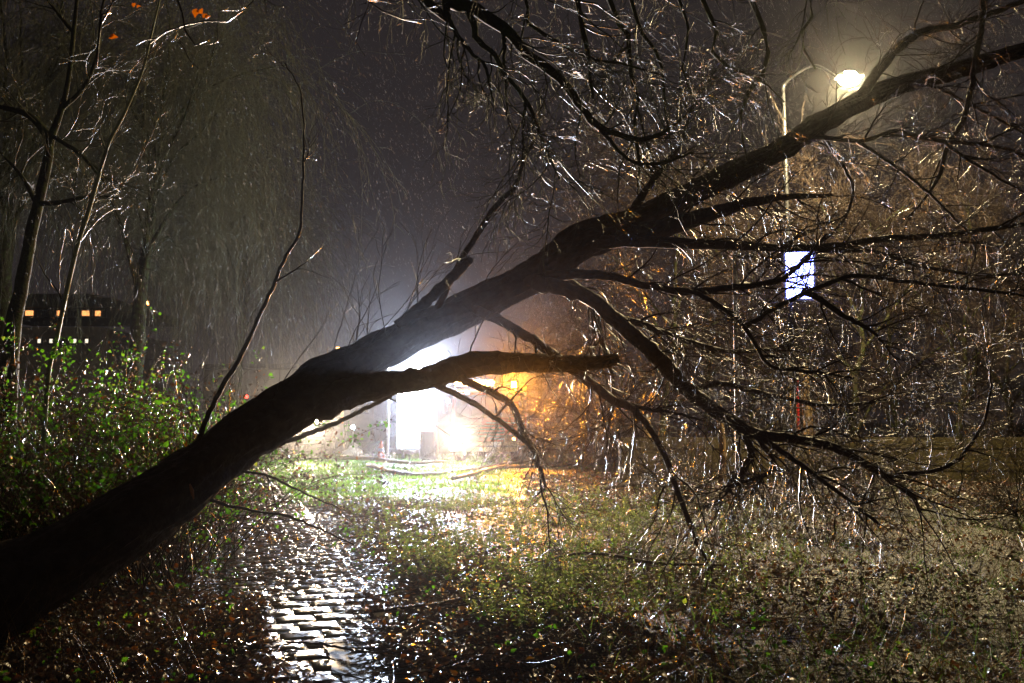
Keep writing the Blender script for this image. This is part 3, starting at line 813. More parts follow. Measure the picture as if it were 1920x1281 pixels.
# thicket behind the fence
def thicket():
    names = ("bare thicket tree behind the left end of the low fence", "bare thicket tree behind the unlit post with the flat head", "low bare thicket tree just right of the street lamp post")
    tv = [bare_tree("thicket_tree", names[k], at(px, 790, d), H, .12, (lx, 0), 60 + k, 12, dr, .9, MOSSBARK, TWIG, 16, 9, 3, 1.7, "thicket behind the fence", 1.5, .42, .12, .24)
          for k, (px, d, H, lx, dr) in enumerate(((1240, 27, 8.2, .05, .06), (1420, 28, 7.6, -.04, .1), (1600, 26, 6.8, .06, .08)))]
    spots = [(1330, 30, .9, 1.0, "bare thicket tree between the two wooden posts, further back"), (1510, 27.5, 2.2, .92, "bare thicket tree right behind the lit sign"),
             (1690, 28, 3.7, .95, "bare thicket tree below the right end of the long bough"), (1790, 26.5, 5.1, .9, "bare thicket tree second from the right edge"),
             (1900, 28.5, .4, .85, "bare dark thicket tree at the right edge of the picture"), (2130, 28, 1.2, .95, "bare thicket tree beyond the right picture edge"), (2290, 26.5, 4.0, .95, "farthest right bare thicket tree, out of the picture"), (1160, 33, 4.4, .95, "bare thicket tree right of the amber beacon, beyond the fence"), (1090, 45, 1.9, 1.0, "bare tree in the haze behind the truck, right of the amber beacon")]
    for k, (px, d, rz, sc, lab) in enumerate(spots):
        o = copy_tree(tv[k % 3])
        p = at(px, 790, d)
        o.location = (p[0], p[1], float(ground_h(p[0], p[1])))
        o.rotation_euler = (0, 0, rz); o.scale = (sc, sc, sc); o["label"] = lab
thicket()

def scrub():
    for k, (px, d, lab) in enumerate(((1012, 31.5, "low leafless scrub lit orange just right of the truck"), (1092, 30.0, "low leafless scrub among orange leaves left of the fence"), (1150, 31.8, "low leafless scrub behind the left end of the fence"))):
        p = at(px, 790, d)
        bare_tree("scrub_bush", lab, (p[0], d), 1.9, .035, (.05, 0), 90 + k, 11, .03, 1.0, TWIGMOSS, TWIG, 9, 6, 2, .8, "leafless scrub right of the truck", 1.2, .5, .03, .3)["category"] = "bush"
scrub()

def low_scrub():
    for k, (px, d, h, lab) in enumerate(((1285, 17.5, 1.0, "low dead scrub on the leaf bank below the slim knotty post"), (1475, 18.5, 1.25, "low dead scrub on the leaf bank below the red reflection strip"), (1630, 16.5, 1.1, "low dead scrub in the dark litter under the end of the big limb"), (1790, 18.0, 1.35, "low dead scrub in front of the fence near the right edge"), (1900, 14.5, 1.0, "nearest low dead scrub at the right picture edge"), (1560, 13.5, .75, "small dead scrub among the grasses under the crown"))):
        p = at(px, 790, d)
        bare_tree("dead_scrub", lab, (p[0], d), h, .02, (.1, 0), 120 + k, 14, .04, 1.1, TWIGMOSS, TWIG, 7, 5, 2, .55, "dead scrub under the fallen crown", .8, .6, .03, .35)["category"] = "bush"
low_scrub()

# ------------------------------------------------------------------ brambles, litter, grass
BROWNLEAF = leafy("wet_fallen_leaf", [(0, (.02, .013, .009)), (.45, (.045, .027, .015)), (.8, (.09, .045, .02)), (.95, (.2, .065, .013)), (1, (.3, .13, .02))], .38, .12, None, 1.0)
WEED = leafy("weed_leaf", [(0, (.06, .05, .02)), (.25, (.08, .12, .03)), (.65, (.14, .19, .05)), (1, (.24, .26, .09))], .35, .4)
GRASS = leafy("turf_blade", [(0, (.05, .11, .02)), (.6, (.08, .16, .03)), (1, (.13, .19, .05))], .3, .45)
STRAW = leafy("dry_stalk", [(0, (.05, .035, .018)), (.6, (.11, .08, .035)), (1, (.2, .16, .07))], .55, .2, None, .15)

def bramble(px, py_top, d, w, label, seed, nleaf, ncane=70):
    rng = np.random.default_rng(seed)
    c = at(px, 800, d); base = np.array((c[0], d, float(ground_h(c[0], d))))
    h = at(px, py_top, d)[2] - base[2]
    root = thing("bramble_bush", label, "bush", base, group="brambles along the left side of the path")
    n = ncane
    st = base + np.column_stack((rng.normal(0, w * .4, n), rng.normal(0, .5, n), np.zeros(n)))
    st[:, 2] = ground_h(st[:, 0], st[:, 1])
    di = np.column_stack((rng.normal(0, .45, n), rng.normal(0, .45, n), np.ones(n)))
    P = grow(st, di, h * (.7 + .75 * rng.random(n)), 16, rng, .03, .055, .07)
    R = taper(np.full(n, .007), np.full(n, .002), 16)
    g = Geo(); tubes(g, P, R, 5)
    p, dd, r = spawn(P, R, n * 6, rng, .2, 1, .9, .1)
    Q = grow(p, dd, .15 + .55 * rng.random(n * 6), 8, rng, .1, .08, .12)
    rq = taper(np.minimum(r * .7, .004), np.full(n * 6, .0013), 8); tubes(g, Q, rq, 3)
    p, dd, r = spawn(Q, rq, n * 9, rng, .2, 1, .9, .1)
    tubes(g, grow(p, dd, .08 + .3 * rng.random(n * 9), 5, rng, .1, .05, .12), taper(np.full(n * 9, .0018), np.full(n * 9, .001), 5), 3)
    g.build("canes", TWIG, root, base)["kind"] = "stuff"
    # leaves in clumps
    i = rng.integers(0, len(Q), nleaf // 7)
    cc = Q[i, rng.integers(2, 8, len(i))]
    keep = rng.random(len(cc)) < np.clip(.25 + .9 * (cc[:, 2] - base[2]) / max(h, .3), 0, 1)
    cc = cc[keep]
    pos = np.repeat(cc, 7, 0) + rng.normal(0, .055, (len(cc) * 7, 3))
    nor = rng.normal(0, .7, pos.shape) + (0, -.25, .8)
    q = rng.random(len(pos)) < .6
    pos, nor = pos[q], nor[q]
    g = Geo(); leaves(g, pos, nor, .022 + .045 * rng.random(len(pos)) ** 1.4, rng, .9, width=.85)
    g.build("leaves", GREENLEAF, root, base)["kind"] = "stuff"
    k = nleaf // 2
    pos = Q[rng.integers(0, len(Q), k), rng.integers(0, 8, k)] + rng.normal(0, .04, (k, 3))
    g = Geo(); leaves(g, pos, rng.normal(0, 1, (k, 3)), .03 + .03 * rng.random(k), rng, 1.2, width=.7)
    g.build("withered_leaves", BROWNLEAF, root, base)["kind"] = "stuff"

for a in ((345, 735, 11.0, 1.0, "bramble bush with brightest green leaves right behind the trunk", 71, 7000), (225, 712, 12.0, 1.2, "tall bramble bush left of the thin upright shoot", 72, 4600), (110, 715, 10.6, 1.0, "bramble bush around the foot of the pale sapling", 73, 3600),
          (20, 690, 11.2, 1.1, "dark twiggy bramble bush at the left picture edge", 74, 2200), (285, 800, 9.4, .8, "low bramble bush just above the leaning trunk", 75, 2400), (150, 825, 9.0, .9, "low leafy bramble bush above the foot of the trunk", 76, 3200), (30, 880, 8.6, .7, "low dark bramble bush above the trunk foot at the left edge", 77, 1600), (372, 790, 13.0, .45, "sparse bramble bush beside the path behind the trunk", 78, 900)):
    bramble(*a)

def in_path(x, y, half):
    return np.abs(x - path_x(y)) < half

def scatter():
    rng = np.random.default_rng(31)
    # fallen leaves
    n = 330000
    y = 4.3 + 24 * rng.random(n) ** 1.7
    x = (rng.random(n) - .42) * 2 * (1.4 + y * .72)
    dp = x - path_x(y)
    prob = np.where(dp < 0, .95, .85) * np.ones(n)
    edge = np.where(dp < 0, .27 + .1 * np.sin(y * 1.9), .30 + .16 * np.sin(y * 1.4 + 1))
    thick = np.clip((y - 8.2) / 3, 0, 1)
    inner = np.abs(dp) < edge
    prob = np.where(inner, .015 + .75 * thick, prob)
    drift = np.clip(.5 + .9 * np.sin(x * .9 + 1.3 * np.sin(y * .6)) * np.sin(y * .8 + .7 * np.sin(x * 1.1)), .22, 1)
    prob = np.where((dp > 2.2) & (y < 17), .55 * drift, prob)
    lawn = (y > 19) & (dp > .5) & (x < .3)
    prob = np.where(lawn, .10, prob)
    prob = np.where((y > 17) & (x > .3), 1, prob)
    clump = .55 + .45 * np.sin(x * 2.1 + np.sin(y * 1.7) * 2) * np.sin(y * 2.6 + .5)
    prob = np.where(inner | lawn, prob, prob * (.45 + .55 * clump))
    k = rng.random(n) < prob
    x, y, inner = x[k], y[k], inner[k]
    z = np.where(in_path(x, y, .62), .012, ground_h(x, y)) + .05 * rng.random(len(x)) * (~inner)
    dpk = np.abs(dp[k])
    flat = dpk < np.where(y > 8.5, 1.05, .42) * (.8 + .3 * rng.random(len(x)))     # trodden and washed flat on and beside the path
    tilt = np.where(flat, .075 + .10 * np.clip((y - 8.5) / 4, 0, 1), .5)
    nor = np.column_stack((rng.normal(0, 1, len(x)) * tilt, rng.normal(0, 1, len(x)) * tilt, np.ones(len(x))))
    size = (.022 + .04 * rng.random(len(x)) ** 1.6) * (1 + .024 * y)
    pos = np.column_stack((x, y, z))
    g = Geo()
    leaves(g, pos[~flat], nor[~flat], size[~flat], rng, 1.0)
    pos[:, 2] -= np.where(flat & ~inner, .02, 0)
    leaves(g, pos[flat], nor[flat], size[flat], rng, .22)
    tag(g.build("fallen_leaves", BROWNLEAF), "wet brown fallen leaves lying over the ground and the path edges", "leaves", kind="stuff")
    # lawn beyond the tree
    n = 120000
    y = 17.5 + 27 * rng.random(n) ** 1.25
    x = -.34 * y + (.62 * y) * rng.random(n)
    dens = .55 + .45 * np.sin(x * 1.7 + np.sin(y) * 1.5) * np.sin(y * 1.3)
    k = (rng.random(n) < .35 + .65 * dens) & ~in_path(x, y, .5) & (rng.random(n) < np.clip((y - 17) / 5, .08, 1)) & (rng.random(n) < np.clip((.6 - x) / 1.5, .04, 1))
    x, y = x[k], y[k]; m = len(x)
    dr = np.column_stack((rng.normal(0, .45, m), rng.normal(0, .45, m), np.ones(m)))
    g = Geo(); blades(g, np.column_stack((x, y, ground_h(x, y) - .015)), dr, .06 + .1 * rng.random(m), .008 + .0004 * y, rng, .9)
    tag(g.build("grass", GRASS), "short wet green grass on the floodlit lawn behind the tree", "grass", kind="stuff")
    # weeds to the right of the path
    n = 3600
    y = 7.2 + 11 * rng.random(n) ** 1.2
    x = .01 * y + (.105 * y) * rng.standard_normal(n)
    dens = np.clip(.35 + .75 * np.sin(x * 2.9 + y) * np.sin(y * 1.9 - x) + .3 * np.sin(x * 7 + 2 * y), 0, 1)
    k = ((x - path_x(y)) > np.where(y < 9, 1.2, .9)) & (rng.random(n) < .08 + .9 * dens) & (rng.random(n) < np.clip((y - 5.8) / 3.5, .12, 1))
    x, y = x[k], y[k]; m = len(x)
    P = grow(np.column_stack((x, y, ground_h(x, y) - .02)), np.column_stack((rng.normal(0, .3, m), rng.normal(0, .3, m), np.ones(m))), .12 + .3 * rng.random(m), 8, rng, .04, .03, .1)
    g = Geo(); tubes(g, P, taper(np.full(m, .0022), np.full(m, .001), 8), 3)
    for j in (2, 3, 4, 5, 6, 7):
        for s in range(4 if j % 2 else 3):
            an = rng.random(m) * 6.28
            nor = np.column_stack((np.cos(an) * .6, np.sin(an) * .6, np.ones(m))) + rng.normal(0, .25, (m, 3))
            leaves(g, P[:, j] + .012 * np.column_stack((np.cos(an), np.sin(an), 0 * an)), nor, (.014 + .034 * rng.random(m) ** 1.6) * (1.25 - .07 * j), rng, .6, width=.8)
    tag(g.build("weeds", WEED), "low yellow-green weeds growing right of the path", "weeds", kind="stuff")
    # broad green leaves here and there in the litter
    n = 420
    y = 5.2 + 8 * rng.random(n); x = path_x(y) + np.where(rng.random(n) < .5, -1, 1) * (.6 + 3.2 * rng.random(n))
    P = np.column_stack((x, y, ground_h(x, y) + .06))
    P = np.repeat(P, 4, 0) + rng.normal(0, .04, (n * 4, 3))
    g = Geo(); leaves(g, P, rng.normal(0, .6, P.shape) + (0, -.2, 1), .018 + .034 * rng.random(n * 4), rng, .7)
    tag(g.build("ground_ivy", GREENLEAF), "scattered bright green ivy leaves poking out of the brown litter", "ivy", kind="stuff")
    # dry stalks and grasses on the right
    n = 6600
    y = 5.0 + 14 * rng.random(n) ** 1.15
    x = .1 + (.1 + .82 * y) * rng.random(n) ** .85
    m = n
    dr = np.column_stack((rng.normal(0, .7, m), rng.normal(0, .5, m), np.ones(m)))
    P = grow(np.column_stack((x, y, ground_h(x, y) - .02)), dr, .1 + .38 * rng.random(m) ** 1.6, 7, rng, .07, .1, .08)
    g = Geo(); tubes(g, P, taper(np.full(m, .0022), np.full(m, .0011), 7), 3)
    k = 7800
    y = 5.0 + 13 * rng.random(k) ** 1.2; x = .3 + (.82 * y) * rng.random(k)
    blades(g, np.column_stack((x, y, ground_h(x, y) - .02)), np.column_stack((rng.normal(0, .5, k), rng.normal(0, .5, k), np.ones(k))), .1 + .22 * rng.random(k), np.full(k, .006), rng, 1.3)
    # a few at the lower left corner
    k = 420
    x = -3.3 + 1.6 * rng.random(k); y = 5.0 + 2.0 * rng.random(k)
    dr = np.column_stack((rng.normal(.1, .4, k), rng.normal(0, .4, k), np.ones(k)))
    P = grow(np.column_stack((x, y, ground_h(x, y))), dr, .15 + .4 * rng.random(k), 8, rng, .04, .05, .05)
    tubes(g, P, taper(np.full(k, .002), np.full(k, .001), 8), 3)
    tag(g.build("dry_grass", STRAW), "tangled dry stalks and wet grasses in the dark right foreground", "grass", kind="stuff")
    n = 4500
    y = 5.2 + 13 * rng.random(n) ** 1.2; x = .5 + (.8 * y) * rng.random(n)
    g = Geo(); blades(g, np.column_stack((x, y, ground_h(x, y) - .015)), np.column_stack((rng.normal(0, .5, n), rng.normal(0, .5, n), np.ones(n))), .08 + .16 * rng.random(n), np.full(n, .006), rng, 1.0)
    tag(g.build("rough_grass", GRASS), "rough green grass tufts among the litter at the right", "grass", kind="stuff")
    # loose twigs on the ground
    n = 900
    y = 5 + 14 * rng.random(n) ** 1.3; x = path_x(y) + rng.normal(1.5, 2.6, n)
    an = rng.normal(0, .6, n)
    A = grow(np.column_stack((x, y, ground_h(x, y) + .045)), np.column_stack((np.cos(an), np.sin(an), rng.normal(0, .04, n))), .15 + .5 * rng.random(n), 7, rng, .06, .0, .05)
    g = Geo(); tubes(g, A, taper(np.full(n, .004), np.full(n, .002), 7), 4)
    tag(g.build("twig_litter", TWIG), "small broken twigs strewn over the wet leaves", "twigs", kind="stuff")

scatter()

def fallen_branch(rows, label, seed, m, dz=0.05, ln=.9, mat=None):
    rng = np.random.default_rng(seed)
    q = []
    for px, py, w in rows:
        p = gnd(px, py); q.append((p[0], p[1], float(ground_h(p[0], p[1])) + dz, .5 * w * p[1] / F))
    L = smooth_line(q, 24)
    base = L[0, :3].copy(); root = thing("fallen_branch", label, "branch", base)
    g = Geo(); tubes(g, L[:, :3] + rng.normal(0, .25, (24, 3)) * np.minimum(L[:, 3:4], .03), L[:, 3], 7, True, .04, rng); g.build("branch_wood", BARK if mat is None else mat, root, base)
    if m: twig_set(L[:, :3], L[:, 3], rng, m, ln, 8, 2, .02, .1, .9, .008, .12, .1, .5, .25).build("twigs", TWIG, root, base)["kind"] = "stuff"

fallen_branch([(700, 1158, 5), (760, 1152, 6), (840, 1138, 5), (930, 1118, 3)], "bare stick on the wet leaves right of the paved path", 81, 0)
fallen_branch([(535, 1213, 4), (590, 1215, 5), (640, 1224, 5), (690, 1232, 3)], "thin dark twig lying across the shining pavers", 82, 1, .03, .2)
fallen_branch([(800, 1278, 6), (850, 1265, 6), (905, 1245, 4)], "pale stick at the bottom edge right of the path", 83, 0)
fallen_branch([(960, 1085, 4), (1090, 1058, 6), (1230, 1072, 6), (1360, 1082, 4)], "long arched dead stem lying in the dark grass", 84, 3, .12, .4)
fallen_branch([(690, 880, 9), (770, 893, 8), (860, 888, 6), (960, 874, 4)], "torn branch lying on the bright lawn under the stem", 85, 34, .1, 1.6)
fallen_branch([(850, 905, 7), (940, 886, 7), (1040, 882, 5), (1120, 872, 3)], "torn branch lying on orange-lit leaves right of the lawn", 86, 36, .12, 1.5)
fallen_branch([(640, 868, 9), (690, 872, 8), (760, 878, 7), (840, 880, 4)], "cut branch with pale twigs in front of the lit panel", 87, 44, .22, 1.5, MATS["post"])
fallen_branch([(1130, 930, 9), (1230, 912, 8), (1330, 905, 5)], "fallen bough among orange leaves below the wooden posts", 88, 14, .12, 1.3)

# ------------------------------------------------------------------ built things
def foot(px, d):
    p = at(px, 800, d)
    return np.array((p[0], d, float(ground_h(p[0], d))))

def zat(py, d):
    return at(960, py, d)[2]

def lit_panel():
    d = 38.0
    b = foot(781, d)
    t = thing("light_panel", "tall glaring blue-white lit panel standing on the lawn edge under the fallen stem", "lit panel", b)
    H = 3.0
    boxes("frame", MATS['grey'], t, ((-.74, 0, 1.75), (.06, .3, 2.7)), ((.74, 0, 1.75), (.06, .3, 2.7)), ((0, 0, 3.13), (1.54, .3, .07)), ((0, 0, .42), (1.54, .3, .07)), ((0, .08, 1.75), (1.42, .1, 2.58)), bevel=.01)
    boxes("foot", MATS['dark'], t, ((-.5, 0, .19), (.12, .2, .4)), ((.5, 0, .19), (.12, .2, .4)), ((0, 0, .02), (1.3, .4, .05)), bevel=.01)
    m = glow("lit_panel_face", (.62, .73, 1.0), 280)
    boxes("glowing_face", m, t, ((-.17, -.05, 1.92), (1.06, .14, 2.3)), ((-.25, -.05, .63), (.34, .14, .3)))
    for x in (.0, .52):
        f = boxes("floodlight", MATS['black'], t, ((x, -.1, 3.36), (.42, .2, .32)), ((x, 0, 3.18), (.06, .06, .16)), bevel=.02)
        boxes("lens", glow("flood_lens", (.8, .87, 1.0), 160), f, ((x, -.21, 3.36), (.36, .03, .26)))
        lamp("flood_beam", 'SPOT', t, (x, -.3, 3.36), 33000, (.66, .78, 1.0), .12, (.10, -1, -.07), 34, 1.0)
    m2 = glow("lit_panel_side", (.55, .65, 1.0), 3.5, False)
    boxes("side_strip", m2, t, ((.54, -.04, 1.75), (.32, .12, 2.55)))
    c = foot(802, 37.2)
    q = thing("cabinet", "dark metal cabinet standing in front of the lower right of the lit panel", "cabinet", c)
    boxes("housing", MATS['grey'], q, ((0, 0, .58), (.6, .4, 1.1)), bevel=.02)
    boxes("door", MATS['dark'], q, ((0, -.21, .6), (.5, .02, .9)), bevel=.004)
    boxes("plinth", MATS['dark'], q, ((0, 0, .02), (.66, .46, .06)))
lit_panel()

def wheel(parent, c, r, w, axis='x'):
    bm = bmesh.new()
    cyl(bm, (c[0] - w / 2, c[1], c[2]), (c[0] + w / 2, c[1], c[2]), r, r, 28)
    o = solid("wheel", bm, MATS['rubber'], parent, .03, True)
    bm = bmesh.new()
    cyl(bm, (c[0] - w / 2 - .012, c[1], c[2]), (c[0] + w / 2 + .012, c[1], c[2]), r * .56, r * .56, 20)
    solid("rim", bm, MATS['rim'], o, .02, True)
    return o

AMBER = (1.0, .33, .015)
WARM = (1.0, .76, .50)
COOL = (.72, .80, 1.0)
HEADGLASS = glow("headlight_glass", (1.0, .82, .58), 260)
AMBERGLASS = glow("amber_lens", (1.0, .36, .02), 160)
AMBERBAR = glow("amber_light_strip", (1.0, .55, .18), 14, False)
WORKGLASS = glow("work_lamp_glass", (.8, .88, 1.0), 60)

def truck():
    d = 36.5
    t = thing("truck", "red emergency truck facing us with a glaring headlight and an amber beacon", "truck", foot(918, d), math.radians(-9))
    prof = [(-1.15, .55), (-1.2, 1.25), (-1.1, 1.55), (-.82, 2.5), (-.6, 2.62), (.75, 2.62), (.75, .55)]
    bm = bmesh.new(); prism(bm, prof, -1.2, 1.2); cab = solid("cab", bm, MATS['red'], t, .06)
    bm = bmesh.new(); prism(bm, [(-1.105, 1.60), (-.86, 2.42), (-.84, 2.425), (-1.085, 1.605)], -1.06, 1.06)
    for v in bm.verts: v.co.y -= .018
    solid("windscreen", bm, MATS['glass'], cab)
    for s in (-1, 1):
        boxes("side_window", MATS['glass'], cab, ((s * 1.205, -.05, 2.02), (.02, 1.0, .7)))
        boxes("mirror", MATS['black'], t, ((s * 1.42, -.95, 2.0), (.16, .1, .5)), ((s * 1.3, -.92, 2.22), (.22, .04, .04)), bevel=.015)
    boxes("grille", MATS['black'], cab, *[((0, -1.215, z), (1.5, .05, .07)) for z in (.95, 1.07, 1.19, 1.31)])
    boxes("bumper", MATS['white'], t, ((0, -1.25, .58), (2.44, .22, .34)), bevel=.04)
    boxes("wiper", MATS['black'], cab, ((-.4, -1.12, 1.62), (.7, .02, .025)), ((.35, -1.12, 1.62), (.7, .02, .025)))
    boxes("stripe", MATS['reflect'], cab, ((.62, -1.235, 1.42), (1.05, .02, .05)), ((.70, -1.25, .86), (.9, .02, .045)), ((0, -1.37, .6), (2.2, .02, .06)))
    for s in (-1, 1):
        boxes("headlight", MATS['black'], t, ((s * .93, -1.24, .86), (.44, .1, .3)), bevel=.03)
    h = [o for o in t.children if o.name.startswith("headlight")]
    rod("lens", HEADGLASS, h[0], (-.86, -1.28, .86), (-.86, -1.315, .86), .12)
    rod("lens", MATS['glass'], h[1], (.9, -1.28, .86), (.9, -1.315, .86), .12)
    rod("indicator", AMBERBAR, t, (1.1, -1.28, .86), (1.1, -1.31, .86), .06)
    lamp("headlight_beam", 'SPOT', t, (-.86, -1.36, .86), 24000, WARM, .12, (.2, -1, .0), 44, 1.0)
    bar = boxes("light_bar", MATS['black'], t, ((-.5, -.35, 2.70), (1.5, .34, .09)), bevel=.02)
    boxes("amber_strip", AMBERBAR, bar, ((-.5, -.35, 2.86), (1.46, .3, .22)), bevel=.04)
    bc = rod("beacon", MATS['black'], t, (.98, -.5, 2.55), (.98, -.5, 2.68), .1)
    bm = bmesh.new(); cyl(bm, (.98, -.5, 2.68), (.98, -.5, 2.9), .105, .085, 20)
    solid("dome", bm, AMBERGLASS, bc, .02, True)
    lamp("beacon_light", 'SPOT', t, (.98, -.88, 2.84), 34000, AMBER, .13, (.30, -1, -.02), 62, 1.0)
    for x, z in ((-1.28, 2.58), (-.62, 2.5), (-1.3, 2.2)):
        w = boxes("work_lamp", MATS['black'], t, ((x, -1.0 if z > 2.3 else -1.1, z), (.2, .12, .16)), bevel=.02)
        rod("lens", WORKGLASS, w, (x, -1.06 if z > 2.3 else -1.16, z), (x, -1.08 if z > 2.3 else -1.18, z), .06)
    boxes("box_body", MATS['red'], t, ((0, 3.2, 1.75), (2.44, 4.7, 2.2)), bevel=.05)
    boxes("chassis", MATS['dark'], t, ((0, 2.2, .62), (1.0, 6.4, .24)))
    for y in (-.25, 4.0):
        for s in (-1, 1): wheel(t, (s * 1.03, y, .48), .48, .3)
truck()

def tractor():
    d = 45.0
    t = thing("tractor", "vehicle half hidden behind the trunk with two glaring warm lamps side by side", "tractor", foot(590, d), math.radians(3))
    bm = bmesh.new(); prism(bm, [(-1.5, .8), (-1.55, 1.5), (-1.2, 1.72), (.3, 1.8), (.3, .8)], -.42, .42); hood = solid("hood", bm, MATS['green'], t, .06)
    boxes("grille", MATS['black'], hood, *[((0, -1.56, z), (.5, .04, .05)) for z in (.95, 1.05, 1.15, 1.25)])
    bm = bmesh.new(); prism(bm, [(.3, 1.2), (.35, 1.75), (.5, 2.75), (1.7, 2.75), (1.85, 1.2)], -.78, .78); cab = solid("cab", bm, MATS['glass'], t, .04)
    boxes("roof", MATS['green'], t, ((0, 1.05, 2.82), (1.7, 1.7, .14)), bevel=.05)
    for s in (-1, 1):
        boxes("fender", MATS['dark'], t, ((s * .98, 1.2, 1.62), (.5, 1.5, .1)), bevel=.04)
        wheel(t, (s * 1.0, 1.3, .82), .82, .46); wheel(t, (s * .82, -.9, .52), .52, .34)
        h = boxes("headlight", MATS['black'], t, ((s * .30, -1.56, 1.44), (.26, .1, .2)), bevel=.02)
        rod("lens", HEADGLASS, h, (s * .3, -1.60, 1.44), (s * .3, -1.63, 1.44), .085)
        lamp("headlight_beam", 'SPOT', t, (s * .3, -1.67, 1.44), 26000, WARM, .11, (.16, -1, -.0), 24, 1.0)
        boxes("indicator", glow("orange_marker", (1, .28, .04), 1.6, False) if s > 0 else MATS['orange'], t, ((s * 1.16, .5, 1.75), (.1, .06, .75)), bevel=.01)
    boxes("axle", MATS['dark'], t, ((0, -.9, .55), (1.4, .16, .16)), ((0, 1.3, .85), (1.6, .3, .3)))
tractor()

def tripod_lamp():
    d = 44.0
    t = thing("work_light", "small blue-white lamp on a tripod between the tractor and the lamp post", "work light", foot(662, d))
    z = zat(802, d)
    h = boxes("lamp_head", MATS['black'], t, ((0, 0, z), (.26, .12, .22)), bevel=.02)
    rod("lens", glow("cool_lens", (.7, .85, 1.0), 120), h, (0, -.06, z), (0, -.08, z), .085)
    rod("pole", MATS['steel'], t, (0, .02, .5), (0, .02, z - .1), .02)
    for k in range(3):
        a = k * 2.094 + .5
        rod("leg", MATS['steel'], t, (0, .02, .62), (.45 * math.cos(a), .02 + .45 * math.sin(a), 0), .015)
    c = foot(664, 40)
    q = thing("sack", "white crumpled sack on the grass below the small blue-white lamp", "sack", c)
    bm = bmesh.new(); bmesh.ops.create_icosphere(bm, subdivisions=3, radius=1)
    rng = random.Random(4)
    for v in bm.verts:
        s = 1 + .12 * math.sin(5 * v.co.x + 3 * v.co.z) + .06 * rng.random()
        v.co = Vector((v.co.x * .42 * s, v.co.y * .3 * s, max(v.co.z, -.5) * .3 * s + .15))
    solid("bag", bm, MATS['white'], q, 0, True)
    bm = bmesh.new(); cyl(bm, (.05, 0, .4), (.1, 0, .55), .06, .11, 10); solid("tied_neck", bm, MATS['white'], q, 0, True)
tripod_lamp()

def cone():
    t = thing("traffic_cone", "orange traffic cone at the foot of the thin white lamp post", "traffic cone", foot(715, 35.5))
    boxes("base", MATS['orange'], t, ((0, 0, .02), (.4, .4, .04)), bevel=.01)
    rod("cone", MATS['orange'], t, (0, 0, .04), (0, 0, .75), .16, .03, 20)
    rod("band", MATS['reflect'], t, (0, 0, .38), (0, 0, .5), .102, .078, 20)
cone()

def post_lamp(px, py, d, label, lit, watts, group=None, arm=.45, flip=1):
    b = foot(px, d); z = zat(py, d) - b[2]
    t = thing("street_lamp", label, "street lamp", b, group=group)
    rod("pole", MATS['steel'], t, (0, 0, -.05), (0, 0, z - .06), .055, .038)
    hd = boxes("lamp_head", MATS['white'] if not lit else MATS['grey'], t, ((flip * arm * .35, 0, z), (arm, .26, .06)), ((0, 0, z - .03), (.12, .1, .08)), bevel=.015)
    g = glow("white_lens", (.85, .9, 1.0), 90, False) if lit else MATS['glass']
    boxes("lens", g, hd, ((flip * arm * .42, 0, z - .045), (arm * .7, .2, .03)))
    if lit: lamp("lamp_light", 'POINT', t, (flip * arm * .42, -.05, z - .16), watts, (.9, .94, 1.0), .09)
    return t
post_lamp(727, 676, 36.2, "thin white lamp post with a lit head left of the bright panel", True, 500)
post_lamp(1383, 478, 17.8, "thin unlit lamp post with a flat white head at the right, its shaft shining wet", False, 0, None, .42, 1)

